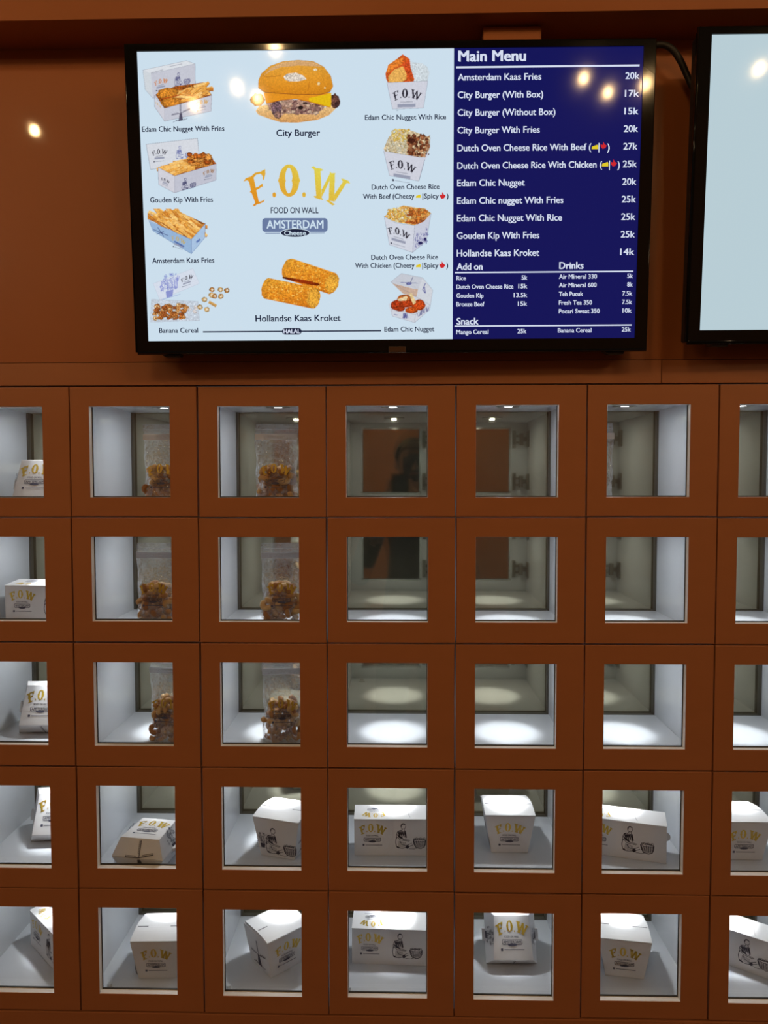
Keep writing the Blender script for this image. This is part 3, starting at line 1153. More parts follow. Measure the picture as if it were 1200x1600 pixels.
cheese_icon(927.5, 230.5)
caption('|', 933, 934.6, 235, 11, W_, .02)
chili_icon(941, 228)
caption(')', 946.5, 950.5, 235.5, 10.5, W_, .02)
cheese_icon(943.5, 257.5)
caption('|', 949.5, 951, 262.5, 11, W_, .02)
chili_icon(957, 255.5)
caption(')', 962.5, 966.5, 263, 10.5, W_, .02)
caption('Add on', 713.5, 754, 423.5, 10.5, W_, .028, 422, name='heading')
caption('Drinks', 873, 911, 420.5, 10.5, W_, .028, 421.5, name='heading')
rule(711, 988.5, 428, 424, 2.0, W_)
for s, x1, y, pr, p0 in (('Rice', 728, 439, '5k', 814.5), ('Dutch Oven Cheese Rice', 802, 452.5, '15k', 809.5), ('Gouden Kip', 755.5, 466.5, '13.5k', 802.5), ('Bronze Beef', 757, 480, '15k', 809)):
    caption(s, 713.2, x1, y, 6.8, W_, .022, name='menu_item')
    caption(pr, p0, 823.5, y - .8, 6.8, W_, .022, name='menu_price')
for s, x1, y, pr, p0 in (('Air Mineral 330', 932, 436.5, '5k', 979), ('Air Mineral 600', 931.5, 450, '8k', 979), ('Teh Pucuk', 910.5, 464, '7.5k', 971.5), ('Fresh Tea 350', 924.5, 477.5, '7.5k', 971.2), ('Pocari Sweat 350', 936.5, 491, '10k', 972)):
    caption(s, 872.8, x1, y, 6.8, W_, .022, name='menu_item')
    caption(pr, p0, 988 - (y - 436) * .03, y - .9, 6.8, W_, .022, name='menu_price')
caption('Snack', 713.5, 748, 509, 10.2, W_, .028, 508.5, name='heading')
rule(710.5, 986.5, 512.5, 508.3, 2.0, W_)
caption('Mango Cereal', 713.2, 763.5, 523.8, 6.8, W_, .022, name='menu_item')
caption('25k', 808.5, 822.5, 522.6, 6.8, W_, .022, name='menu_price')
caption('Banana Cereal', 871.5, 924, 521.2, 6.8, W_, .022, name='menu_item')
caption('25k', 971, 985.2, 520, 6.8, W_, .022, name='menu_price')

# captions under the pictures
caption('Edam Chic Nugget With Fries', 224.3, 352.3, 205.4, 8.2)
caption('Gouden Kip With Fries', 236.5, 334.2, 316.2, 8.2)
caption('Amsterdam Kaas Fries', 239.3, 336, 411.8, 8.2)
caption('Banana Cereal', 249.6, 310.5, 521.6, 7.6)
caption('City Burger', 433, 501, 212.6, 10, bold=.018)
caption('Hollandse Kaas Kroket', 400, 533, 503.6, 10, bold=.018)
caption('Edam Chic Nugget With Rice', 570.5, 696.5, 187.2, 7.8)
caption('Dutch Oven Cheese Rice', 581, 686.5, 296.2, 7.8)
caption('With Beef (Cheesy', 567.5, 647.5, 311, 7.8)
caption('|Spicy', 660, 685.5, 310.6, 7.8)
caption(')', 697.5, 700.5, 310.4, 7.8)
cheese_icon(653.5, 307.3, .75)
chili_icon(691.3, 306.2, 1.0)
caption('Dutch Oven Cheese Rice', 580.5, 684.5, 406.4, 7.8)
caption('With Chicken (Cheesy', 555.3, 648, 419.6, 7.8)
caption('|Spicy', 660, 685.3, 419.4, 7.8)
caption(')', 697.3, 700.3, 419.2, 7.8)
cheese_icon(653.8, 416.3, .75)
chili_icon(691, 415, 1.0)
caption('Edam Chic Nugget', 601, 679, 519.6, 7.6)
rule(318, 596, 519.8, 519, 2.0, M_SINK)
hp = Print()
hp.poly(roundrect(441.5, 514.5, 472, 524.5, 4.8))
screen_print('halal_plate', hp, M_SINK, .0006)
caption('HALAL', 443.8, 470, 522.6, 6.4, M_STXT, .03, lift=.0009)

# emblem in the middle of the screen (art units of the emblem: 6 per layout unit, offset 360/240)
E2 = lambda p: (360 + p[0] / 6.0, 240 + p[1] / 6.0)


def em_screen(pr, m, name, lift):
    pr.v = [E2(p) for p in pr.v]
    return screen_print(name, pr, m, lift)


p = Print(); p.text('FOOD ON WALL', 385, 830, 562, 56, .012); em_screen(p, M_SINK, 'emblem_text', .0004)
p = Print(); p.poly(roundrect(305, 607, 915, 738, 30)); em_screen(p, M_SSLATE, 'emblem_banner', .0003)
p = Print(); p.stroke([(335, 750), (885, 747)], 6); em_screen(p, M_SSLATE, 'emblem_rule', .0003)
p = Print(); p.text('AMSTERDAM', 345, 877, 705, 76, .022); em_screen(p, M_SCR, 'emblem_text', .0005)
p = Print(); p.poly(ell(612, 748, 142, 44)); em_screen(p, M_SCR, 'emblem_oval', .0006)
p = Print(); p.poly(ell(612, 748, 133, 37)); em_screen(p, M_SINK, 'emblem_oval', .0007)
p = Print(); p.text('Cheese', 510, 714, 770, 44, .014); em_screen(p, M_SCR, 'emblem_text', .0009)


# ---------------------------- food pictures, painted as coloured vertex grids on the screen face
class Pic:
    K = 1.45

    def __init__(self, x0, y0, x1, y1, src=None):
        self.x0, self.y0 = x0, y0
        self.w, self.h = int((x1 - x0) * self.K), int((y1 - y0) * self.K)
        self.rgb = np.tile(WHITE_RGB, (self.h, self.w, 1))
        self.a = np.zeros((self.h, self.w))
        self.src = src or (0, 0, 1.0)
        yy, xx = np.mgrid[0:self.h, 0:self.w]
        self.X = self.x0 + (xx + .5) / self.K
        self.Y = self.y0 + (yy + .5) / self.K
        self.noise = rng.normal(size=(self.h, self.w))
        z = self.noise
        self.smooth = (z + np.roll(z, 1, 0) + np.roll(z, 1, 1) + np.roll(z, (1, 1), (0, 1)) + np.roll(z, -1, 0) + np.roll(z, -1, 1)) / 2.45

    def T(self, p):
        ox, oy, s = self.src
        return (ox + p[0] / s, oy + p[1] / s)

    def cover(self, pts):
        P = np.array([self.T(p) for p in pts])
        a = np.zeros((self.h, self.w))
        i0 = max(0, int((P[:, 1].min() - self.y0) * self.K) - 1); i1 = min(self.h, int((P[:, 1].max() - self.y0) * self.K) + 2)
        j0 = max(0, int((P[:, 0].min() - self.x0) * self.K) - 1); j1 = min(self.w, int((P[:, 0].max() - self.x0) * self.K) + 2)
        if i1 <= i0 or j1 <= j0:
            return a
        acc = np.zeros((i1 - i0, j1 - j0))
        for dx in (-.25, .25):
            for dy in (-.25, .25):
                X = self.X[i0:i1, j0:j1] + dx / self.K
                Y = self.Y[i0:i1, j0:j1] + dy / self.K
                ins = np.zeros(X.shape, bool)
                for (xa, ya), (xb, yb) in zip(P, np.roll(P, -1, 0)):
                    if ya == yb:
                        continue
                    c = (ya > Y) != (yb > Y)
                    ins ^= c & (X < (xb - xa) * (Y - ya) / (yb - ya) + xa)
                acc += ins
        a[i0:i1, j0:j1] = acc / 4
        return a

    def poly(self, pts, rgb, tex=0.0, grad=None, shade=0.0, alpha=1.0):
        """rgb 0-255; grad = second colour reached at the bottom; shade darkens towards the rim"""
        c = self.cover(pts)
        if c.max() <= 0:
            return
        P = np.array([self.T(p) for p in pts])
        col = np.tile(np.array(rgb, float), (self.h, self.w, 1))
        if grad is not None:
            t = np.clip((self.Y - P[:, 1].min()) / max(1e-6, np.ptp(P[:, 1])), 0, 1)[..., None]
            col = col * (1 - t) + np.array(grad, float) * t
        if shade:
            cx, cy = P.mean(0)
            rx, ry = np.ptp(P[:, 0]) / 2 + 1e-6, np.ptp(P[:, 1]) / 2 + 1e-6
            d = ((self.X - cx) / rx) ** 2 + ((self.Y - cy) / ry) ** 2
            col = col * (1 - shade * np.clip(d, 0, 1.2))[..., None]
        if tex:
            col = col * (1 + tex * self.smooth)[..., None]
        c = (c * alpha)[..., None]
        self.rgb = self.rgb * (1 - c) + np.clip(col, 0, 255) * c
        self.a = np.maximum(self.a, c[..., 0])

    def line(self, pts, w, rgb, alpha=1.0):
        s = self.src[2]
        for a, b in zip(pts[:-1], pts[1:]):
            d = Vector((b[0] - a[0], b[1] - a[1]))
            if d.length < 1e-6:
                continue
            d.normalize()
            q = (-d.y * w * s / 2, d.x * w * s / 2)
            self.poly([(a[0] + q[0], a[1] + q[1]), (b[0] + q[0], b[1] + q[1]), (b[0] - q[0], b[1] - q[1]), (a[0] - q[0], a[1] - q[1])], rgb, alpha=alpha)

    def outline(self, pts, w, rgb, alpha=1.0):
        self.line(list(pts) + [pts[0]], w, rgb, alpha)

    def blob(self, cx, cy, rx, ry, rgb, tex=.1, shade=.35, jag=.12, rot=0.0):
        n = 16
        pts = []
        for k in range(n):
            t = 2 * PI * k / n
            q = 1 + random.uniform(-jag, jag)
            x, y = rx * q * math.cos(t), ry * q * math.sin(t)
            pts.append((cx + x * math.cos(rot) - y * math.sin(rot), cy + x * math.sin(rot) + y * math.cos(rot)))
        self.poly(pts, rgb, tex=tex, shade=shade)

    def build(self, name):
        k = self.a > .02
        cell = k[:-1, :-1] | k[1:, :-1] | k[:-1, 1:] | k[1:, 1:]
        used = np.zeros(k.shape, bool)
        used[:-1, :-1] |= cell; used[1:, :-1] |= cell; used[:-1, 1:] |= cell; used[1:, 1:] |= cell
        idx = -np.ones(k.shape, int)
        idx[used] = np.arange(used.sum())
        X, Y = self.X[used], self.Y[used]
        w = HM[6] * X + HM[7] * Y + 1
        co = np.stack([(HM[0] * X + HM[1] * Y + HM[2]) / w, np.full(X.shape, FACE_Y - .0003), (HM[3] * X + HM[4] * Y + HM[5]) / w], 1)
        ii, jj = np.nonzero(cell)
        quads = np.stack([idx[ii + 1, jj], idx[ii + 1, jj + 1], idx[ii, jj + 1], idx[ii, jj]], 1)
        me = bpy.data.meshes.new(name)
        me.vertices.add(len(co)); me.vertices.foreach_set('co', co.ravel())
        me.loops.add(quads.size); me.loops.foreach_set('vertex_index', quads.ravel())
        me.polygons.add(len(quads)); me.polygons.foreach_set('loop_start', np.arange(0, quads.size, 4))
        at = me.attributes.new('pic', 'FLOAT_COLOR', 'POINT')
        c4 = np.ones((len(co), 4)); c4[:, :3] = lin(self.rgb[used])
        at.data.foreach_set('color', c4.ravel())
        me.materials.append(M_SPIC)
        me.update(calc_edges=True); me.validate()
        return link(name, me, None, SCR1)


def mini_emblem(P, cx, cy, wd, rgb, slope=0.0, small=True):
    """tiny arched letters printed on the boxes in the pictures; slope tilts the line"""
    u = P.src[2]
    s = wd / 1000.0
    f = lambda p: (cx + (p[0] - 628) * s, cy + (p[1] - 300) * s + slope * (p[0] - 628) * s)
    for q in LET_F + LET_W + LET_DOT:
        P.poly([f(a) for a in q], rgb)
    P.poly([f(a) for a in O_OUT] + [f(O_OUT[0])] + [f(O_IN[0])] + [f(a) for a in reversed(O_IN)], rgb)
    if small:
        P.line([f((400, 540)), (f((820, 540)))], .8, (120, 125, 140), .8)
        P.poly([f(a) for a in ((310, 610), (910, 610), (910, 720), (310, 720))], (150, 155, 175))
        P.line([f((360, 860)), f((900, 860))], .7, (120, 125, 140), .7)
        P.poly([f(a) for a in ((260, 820), (330, 820), (330, 890), (260, 890))], (60, 62, 80))


def mini_strokes(P, art, org, s, cx, cy, rgb, w, slope=0.0, squash=1.0):
    """one of the ink drawings, small, inside a picture"""
    for q in art.f:
        pts = [art.v[i] for i in q]
        pts = [(cx + (a - org[0]) * s * squash, cy + (b - org[1]) * s + slope * (a - org[0]) * s * squash) for a, b in pts]
        P.poly(pts, rgb, alpha=w)


FRY = [(236, 178, 92), (222, 156, 66), (244, 196, 118), (206, 132, 52), (230, 168, 80)]


def fries(P, region, n, ang, L, wd, spread=.25):
    pts = np.array(region)
    x0, y0 = pts.min(0); x1, y1 = pts.max(0)
    from mathutils.geometry import intersect_point_tri_2d
    made = 0
    tris = earclip(region)
    tries = 0
    c = []
    while made < n and tries < n * 30:
        tries += 1
        x, y = random.uniform(x0, x1), random.uniform(y0, y1)
        if not any(intersect_point_tri_2d(Vector((x, y)), *[Vector(region[i]) for i in t]) for t in tris):
            continue
        c.append((x, y))
        made += 1
    c.sort(key=lambda q: q[1])
    for x, y in c:
        a = ang + random.gauss(0, spread)
        l = L * random.uniform(.6, 1.1) / 2
        d = (math.cos(a), math.sin(a))
        nn = (-d[1] * wd / 2, d[0] * wd / 2)
        rgb = random.choice(FRY)
        q = [(x + d[0] * l + nn[0], y + d[1] * l + nn[1]), (x - d[0] * l + nn[0], y - d[1] * l + nn[1]), (x - d[0] * l - nn[0], y - d[1] * l - nn[1]), (x + d[0] * l - nn[0], y + d[1] * l - nn[1])]
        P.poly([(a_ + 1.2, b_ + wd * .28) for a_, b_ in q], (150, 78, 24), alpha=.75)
        P.poly(q, rgb, tex=.06)
        P.line([((q[2][0] + q[3][0]) / 2 - d[0] * l * .9, q[2][1] * .5 + q[3][1] * .5 - d[1] * l * .9), ((q[2][0] + q[3][0]) / 2 + d[0] * l * .9, q[2][1] * .5 + q[3][1] * .5 + d[1] * l * .9)], .35, (250, 215, 150), .7)


GOLDP, INKP, NAVP = (214, 140, 44), (38, 36, 48), (62, 62, 110)
GREY1, GREY2, GREY3 = (196, 198, 210), (212, 216, 224), (180, 182, 196)

# 1 nuggets and fries
P = Pic(224, 92, 336, 194, (190, 50, 4.444))
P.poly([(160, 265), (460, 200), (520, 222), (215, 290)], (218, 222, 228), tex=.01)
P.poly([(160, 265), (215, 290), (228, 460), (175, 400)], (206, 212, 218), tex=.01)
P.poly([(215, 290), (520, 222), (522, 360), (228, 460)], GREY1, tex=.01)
P.outline([(160, 265), (460, 200), (520, 222), (522, 360), (228, 460), (175, 400)], .45, (120, 125, 140), .7)
P.line([(215, 290), (520, 222)], .4, (130, 134, 150), .7)
mini_emblem(P, 286, 345, 100, (206, 120, 60), -.22)
mini_strokes(P, WOMAN, (742, 486), .40, 432, 325, NAVP, .75, -.15)
P.line([(215, 285), (300, 262)], 1.2, (150, 150, 165), .7); P.line([(345, 240), (430, 222)], 1.2, (150, 152, 165), .6)
P.poly([(245, 435), (380, 378), (580, 350), (635, 440), (308, 530)], (150, 76, 22), tex=.2)
fries(P, [(420, 400), (580, 358), (628, 435), (420, 490)], 26, -.32, 150, 17, .3)
for c in ((330, 425, 78, 36), (350, 490, 76, 32)):
    P.blob(c[0], c[1], c[2], c[3], (222, 140, 46), tex=.14, shade=.28, rot=-.12)
P.line([(290, 465), (410, 440)], 1.6, (170, 60, 18), .7)
P.poly([(238, 440), (308, 530), (308, 620), (240, 520)], (206, 206, 216), tex=.01)
P.poly([(308, 530), (635, 440), (630, 550), (308, 620)], GREY1, tex=.01)
P.outline([(238, 440), (308, 530), (635, 440), (630, 550), (308, 620), (240, 520)], .45, (110, 112, 128), .7)
P.line([(308, 530), (308, 620)], .5, (120, 120, 136), .8)
mini_emblem(P, 568, 490, 92, (206, 150, 50), -.24)
mini_strokes(P, MILL, (500, 430), .26, 420, 560, (56, 54, 78), .85, -.2)
mini_emblem(P, 264, 505, 44, (200, 170, 110), .8, small=False)
P.build('nugget_fries_picture')

# 2 chicken and fries
P = Pic(228, 212, 342, 304, (190, 50, 4.444))
P.poly([(180, 780), (535, 738), (550, 900), (210, 955)], GREY2, tex=.01)
P.outline([(180, 780), (535, 738), (550, 900), (210, 955)], .5, (110, 114, 128), .8)
mini_emblem(P, 273, 835, 112, INKP, -.10)
mini_strokes(P, WOMAN, (742, 486), .40, 440, 835, (92, 100, 160), .8, -.1)
P.poly([(262, 940), (440, 885), (560, 850), (640, 885), (665, 915), (375, 1005)], (160, 80, 26), tex=.2)
fries(P, [(275, 935), (470, 885), (540, 930), (380, 992)], 26, -.25, 130, 20, .22)
for k in range(34):
    P.blob(random.uniform(480, 625), random.uniform(850, 930), random.uniform(16, 30), random.uniform(13, 24), random.choice([(214, 132, 52), (196, 104, 36), (228, 152, 72), (176, 84, 28)]), tex=.18, shade=.4, jag=.25)
P.poly([(262, 940), (375, 1000), (375, 1118), (265, 1060)], (208, 208, 218), tex=.01)
P.poly([(375, 1000), (665, 915), (662, 1030), (375, 1118)], (192, 194, 208), tex=.01)
P.outline([(262, 940), (375, 1000), (665, 915), (662, 1030), (375, 1118), (265, 1060)], .45, (110, 112, 128), .7)
P.line([(375, 1000), (375, 1118)], .5, (120, 120, 136), .8)
mini_emblem(P, 312, 1030, 62, INKP, .45)
mini_emblem(P, 612, 972, 84, (150, 100, 50), -.28)
mini_strokes(P, WOMAN, (742, 486), .36, 474, 1050, (48, 50, 92), .9, -.25)
P.build('chicken_fries_picture')

# 3 tray of fries
P = Pic(232, 326, 326, 400, (190, 300, 4.444))
P.poly([(197, 190), (300, 150), (410, 140), (588, 222), (490, 335)], (150, 84, 30), tex=.2)
fries(P, [(205, 188), (300, 140), (405, 140), (580, 228), (490, 318)], 70, .62, 170, 19, .22)
P.poly([(200, 205), (490, 332), (490, 432), (225, 272)], (150, 180, 214), tex=.01)
P.poly([(490, 332), (588, 222), (582, 322), (490, 432)], (168, 194, 224), tex=.01)
P.outline([(197, 200), (490, 332), (588, 222), (582, 322), (490, 432), (225, 272)], .5, (86, 112, 160), .8)
P.line([(490, 332), (490, 432)], .5, (90, 116, 166), .9)
mini_emblem(P, 402, 335, 105, (196, 168, 96), .36)
P.line([(372, 345), (440, 382)], 2.2, (70, 96, 160), .9)
P.line([(228, 262), (330, 305)], .9, (50, 60, 110), .8); P.line([(258, 248), (300, 312)], .9, (50, 60, 110), .8); P.line([(300, 276), (250, 296)], .9, (50, 60, 110), .8)
P.line([(525, 352), (552, 330)], 3.0, (90, 116, 176), .9)
P.build('fries_picture')

# 4 cereal with card
P = Pic(234, 418, 362, 508, (190, 300, 4.444))
P.poly([(225, 640), (500, 535), (545, 640), (270, 755)], (212, 220, 234), tex=.008)
P.outline([(225, 640), (500, 535), (545, 640), (270, 755)], .35, (170, 178, 196), .7)
mini_strokes(P, BOUQ, (300, 340), .36, 340, 655, (112, 122, 196), .75, -.3)
for k in range(16):
    x = random.uniform(280, 400)
    P.line([(x, 690 - (x - 280) * .35 + random.uniform(-30, 20)), (x + random.uniform(-16, 16), 650 - (x - 280) * .35 + random.uniform(-30, 20))], .9, (128, 136, 206), .8)
mini_emblem(P, 460, 602, 90, INKP, -.35)
P.poly([(212, 750), (535, 765), (545, 900), (205, 910)], (196, 206, 218), tex=.05)
P.outline([(212, 750), (535, 765), (545, 900), (205, 910)], .4, (166, 174, 188), .8)
for k in range(46):
    x, y = random.uniform(228, 460), random.uniform(785, 885)
    P.blob(x, y, random.uniform(15, 22), random.uniform(12, 18), random.choice([(222, 160, 96), (198, 122, 58), (234, 190, 136), (176, 96, 44)]), tex=.15, shade=.4, jag=.2)
    P.blob(x + 2, y, 5, 4, (130, 66, 26), tex=.1, shade=0)
for x, y in ((632, 682), (690, 683), (735, 688), (628, 720), (650, 728), (694, 730), (580, 752), (548, 805), (596, 822)):
    P.blob(x, y, 19, 18, random.choice([(206, 158, 92), (190, 132, 70), (214, 176, 116)]), tex=.15, shade=.35, jag=.12)
    P.blob(x + 3, y, 8, 7, (224, 214, 196), tex=.05, shade=0)
P.line([(610, 768), (662, 798)], 4.5, (206, 160, 92)); P.line([(614, 776), (658, 802)], 1.2, (150, 96, 44), .6)
for k in range(5):
    P.blob(random.uniform(470, 530), random.uniform(800, 850), 12, 9, (214, 206, 204), tex=.08, shade=.15)
P.build('cereal_picture')

# 5 burger
P = Pic(390, 92, 534, 196, (360, 70, 6.0))
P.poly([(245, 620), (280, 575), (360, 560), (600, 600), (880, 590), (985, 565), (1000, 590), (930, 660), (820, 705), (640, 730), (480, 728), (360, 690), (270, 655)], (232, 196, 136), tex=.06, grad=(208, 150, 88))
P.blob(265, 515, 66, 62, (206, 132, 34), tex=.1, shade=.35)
P.blob(985, 530, 46, 68, (104, 66, 56), tex=.2, shade=.3, jag=.15)
P.blob(1000, 560, 18, 30, (70, 42, 40), tex=.2, shade=.2)
P.poly([(350, 560), (420, 525), (560, 515), (760, 520), (900, 560), (870, 610), (780, 655), (640, 650), (520, 640), (450, 692), (410, 650)], (176, 138, 122), tex=.12)
for k in range(70):
    P.blob(random.uniform(380, 850), random.uniform(535, 640), random.uniform(14, 38), random.uniform(9, 22), random.choice([(150, 112, 104), (196, 160, 140), (122, 84, 82), (206, 176, 152), (164, 124, 104)]), tex=.1, shade=.3, jag=.3, rot=random.uniform(-.7, .7))
P.blob(440, 595, 52, 70, (116, 88, 96), tex=.25, shade=.2)
P.blob(450, 660, 34, 34, (150, 112, 100), tex=.2, shade=.2)
P.blob(665, 590, 24, 18, (36, 26, 24), tex=.1, shade=.1); P.blob(705, 548, 22, 10, (50, 34, 30), tex=.1, shade=.1)
P.poly([(320, 450), (640, 458), (950, 452), (948, 585), (930, 588), (850, 568), (740, 535), (620, 508), (480, 520), (400, 540), (345, 555)], (226, 146, 34), tex=.02)
P.poly([(740, 500), (950, 455), (946, 585), (850, 566), (745, 534)], (228, 186, 24), tex=.02)
P.line([(345, 552), (480, 520), (620, 508), (740, 533), (935, 586)], 1.0, (178, 96, 22), .8)
bun = [(270, 400), (272, 335), (300, 270), (380, 200), (500, 158), (640, 146), (780, 156), (880, 208), (945, 295), (966, 390), (940, 440), (850, 465), (640, 466), (450, 458), (320, 445)]
P.poly(bun, (232, 168, 62), tex=.035, shade=.06, grad=(220, 138, 30))
P.poly([(310, 300), (390, 215), (500, 166), (640, 152), (780, 162), (870, 210), (820, 205), (640, 196), (480, 212), (380, 250)], (206, 166, 130), tex=.05, alpha=.75)
P.line([(305, 270), (330, 302), (420, 298), (480, 285)], 1.0, (160, 92, 28), .6)
P.poly([(505, 300), (540, 272), (620, 262), (690, 290), (720, 325), (640, 345), (560, 345), (520, 330)], (216, 204, 190), tex=.12)
P.blob(800, 235, 20, 12, (236, 218, 186), tex=.1, shade=.1); P.blob(832, 365, 14, 16, (232, 204, 150), tex=.1, shade=.1); P.blob(890, 405, 9, 9, (236, 206, 150), shade=.1)
P.line([(745, 350), (730, 440)], .8, (176, 100, 24), .7); P.line([(330, 380), (420, 420)], .8, (176, 100, 24), .6)
P.line([(270, 402), (330, 446), (640, 468), (850, 466), (940, 442)], 1.1, (128, 66, 24), .7)
P.outline(bun, .45, (150, 96, 50), .5)
P.poly([(245, 480), (252, 480), (252, 530), (245, 530)], (250, 214, 120)); P.poly([(258, 480), (265, 480), (265, 530), (258, 530)], (250, 214, 120))
P.build('burger_picture')


def pail(P, rim_l, rim_m, rim_r, bot_l, bot_m, bot_r):
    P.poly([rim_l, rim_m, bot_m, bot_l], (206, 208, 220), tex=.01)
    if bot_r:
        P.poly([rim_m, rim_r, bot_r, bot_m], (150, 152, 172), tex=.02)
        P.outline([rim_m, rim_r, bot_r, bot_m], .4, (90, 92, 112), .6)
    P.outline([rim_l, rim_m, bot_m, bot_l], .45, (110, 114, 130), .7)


# 6 nuggets with rice
P = Pic(598, 84, 672, 174, (550, 70, 6.4))
P.poly([(590, 175), (700, 190), (745, 220), (770, 280), (750, 370), (600, 385)], (206, 216, 222), tex=.05)
P.outline([(590, 175), (700, 190), (745, 220), (770, 280), (750, 370)], .35, (170, 180, 188), .6)
P.poly([(335, 290), (365, 205), (440, 150), (505, 98), (575, 145), (585, 230), (622, 350), (600, 390), (360, 380), (340, 340)], (196, 84, 32), tex=.12)
P.poly([(360, 205), (440, 150), (510, 130), (500, 195), (420, 240), (345, 290)], (222, 124, 46), tex=.1)
P.poly([(362, 320), (420, 250), (510, 215), (545, 300), (540, 350), (480, 385), (365, 375)], (228, 172, 88), tex=.07)
P.poly([(500, 200), (570, 150), (580, 230), (610, 330), (560, 350), (545, 290)], (202, 76, 34), tex=.12)
pail(P, (348, 380), (755, 365), None, (405, 645), (712, 635), None)
mini_emblem(P, 550, 500, 300, INKP, -.02)
P.build('nugget_rice_picture')

# 7 beef rice
P = Pic(596, 196, 676, 288, (550, 70, 6.4))
P.poly([(318, 1040), (370, 920), (480, 840), (560, 850), (650, 880), (782, 930), (770, 1060), (700, 1130), (520, 1135), (330, 1080)], (206, 186, 150), tex=.12)
for k in range(110):
    P.blob(random.uniform(345, 540), random.uniform(960, 1115), random.uniform(8, 16), random.uniform(5, 10), random.choice([(226, 222, 206), (206, 196, 166), (216, 206, 170), (190, 170, 120)]), tex=.08, shade=.2, rot=random.uniform(0, 3))
for k in range(80):
    P.blob(random.uniform(400, 580), random.uniform(850, 960), random.uniform(8, 17), random.uniform(6, 12), random.choice([(232, 196, 96), (240, 214, 130), (214, 168, 70), (236, 224, 180)]), tex=.08, shade=.25, rot=random.uniform(0, 3))
for k in range(120):
    P.blob(random.uniform(560, 765), random.uniform(905, 1115 - 0), random.uniform(12, 24), random.uniform(8, 16), random.choice([(150, 88, 54), (118, 62, 38), (176, 112, 74), (96, 50, 34), (196, 146, 104)]), tex=.1, shade=.3, rot=random.uniform(0, 3))
P.blob(595, 960, 40, 24, (74, 34, 24), tex=.1, shade=.2)
pail(P, (318, 1065), (730, 1135), (782, 930), (375, 1310), (668, 1365), (700, 1250))
P.poly([(318, 1040), (340, 1085), (520, 1130), (730, 1130), (770, 1050), (760, 1100), (735, 1150), (520, 1150), (330, 1100)], (206, 208, 220))
mini_emblem(P, 505, 1215, 280, INKP, .17)
P.build('beef_rice_picture')

# 8 chicken rice
P = Pic(598, 318, 676, 398, (550, 300, 6.96))
P.poly([(352, 270), (440, 200), (560, 150), (700, 175), (790, 180), (860, 235), (800, 310), (680, 365), (480, 330)], (214, 160, 84), tex=.15)
for k in range(120):
    P.blob(random.uniform(390, 640), random.uniform(180, 325), random.uniform(10, 18), random.uniform(6, 12), random.choice([(240, 206, 110), (232, 182, 76), (244, 226, 170), (222, 160, 66), (236, 222, 190)]), tex=.1, shade=.25, rot=random.uniform(0, 3))
for k in range(60):
    P.blob(random.uniform(600, 815), random.uniform(190, 345) * 1.0, random.uniform(14, 28), random.uniform(10, 20), random.choice([(214, 128, 52), (196, 100, 40), (230, 156, 80), (172, 84, 34)]), tex=.12, shade=.35, jag=.22)
P.poly([(352, 270), (400, 300), (480, 340), (580, 362), (682, 370), (682, 380), (660, 664), (408, 578)], (208, 212, 224), tex=.01)
P.poly([(682, 370), (780, 325), (860, 238), (808, 540), (660, 664)], (198, 202, 218), tex=.01)
P.outline([(352, 270), (480, 340), (682, 370), (860, 238), (808, 540), (660, 664), (408, 578)], .45, (110, 114, 132), .7)
P.line([(682, 370), (660, 664)], .45, (120, 124, 142), .8)
mini_emblem(P, 512, 445, 250, INKP, .28)
for k in range(70):
    x = random.uniform(690, 825)
    y = random.uniform(450, 600) - (x - 690) * .42 + 10
    P.line([(x, y), (x + random.uniform(-12, 12), y + random.uniform(-30, 30))], .8, (84, 84, 146), .75)
P.blob(745, 560, 26, 16, (40, 40, 96), shade=.1); P.blob(798, 520, 14, 22, (48, 46, 104), shade=.1)
P.build('chicken_rice_picture')

# 9 nuggets in an open carton
P = Pic(604, 426, 680, 510, (550, 300, 6.96))
P.poly([(425, 985), (540, 893), (770, 940), (880, 1075), (855, 1245), (685, 1430), (440, 1360), (400, 1230), (560, 1120)], (204, 208, 218), tex=.01)
P.poly([(440, 1000), (690, 1065), (745, 1020), (700, 1150), (560, 1115)], (196, 168, 150), tex=.03)
P.poly([(425, 985), (540, 893), (770, 940), (720, 1065), (450, 1000)], (196, 200, 210), tex=.01)
P.poly([(770, 940), (880, 1075), (855, 1215), (800, 1215), (700, 1180), (720, 1065)], (206, 210, 218), tex=.01)
P.line([(665, 930), (630, 1010)], .8, (60, 66, 110), .8); P.line([(530, 990), (720, 1000)], .9, (96, 100, 150), .7)
P.blob(620, 1005, 30, 16, (110, 114, 168), shade=.1)
P.line([(800, 1000), (770, 1070), (800, 1110), (790, 1040)], 1.2, (70, 72, 140), .8)
for cx, cy, rx, ry, c in ((500, 1240, 78, 58, (186, 62, 26)), (600, 1215, 70, 50, (190, 66, 26)), (725, 1240, 80, 60, (198, 72, 26)), (570, 1160, 75, 34, (206, 112, 50)), (650, 1295, 66, 34, (204, 84, 28)), (520, 1280, 60, 32, (176, 60, 24))):
    P.blob(cx, cy, rx, ry, c, tex=.16, shade=.3, jag=.1)
P.poly([(500, 1175), (590, 1140), (610, 1155), (590, 1190), (510, 1195)], (228, 204, 160), tex=.06)
P.poly([(625, 1105), (655, 1110), (700, 1210), (670, 1235), (645, 1180)], (226, 200, 146), tex=.06)
P.poly([(400, 1230), (430, 1280), (570, 1330), (690, 1345), (855, 1240), (848, 1290), (685, 1432), (440, 1360)], (206, 210, 220), tex=.01)
P.outline([(430, 1280), (690, 1345), (855, 1240), (848, 1290), (685, 1432), (440, 1360)], .4, (120, 124, 140), .7)
P.line([(690, 1345), (685, 1430)], .4, (120, 124, 140), .7)
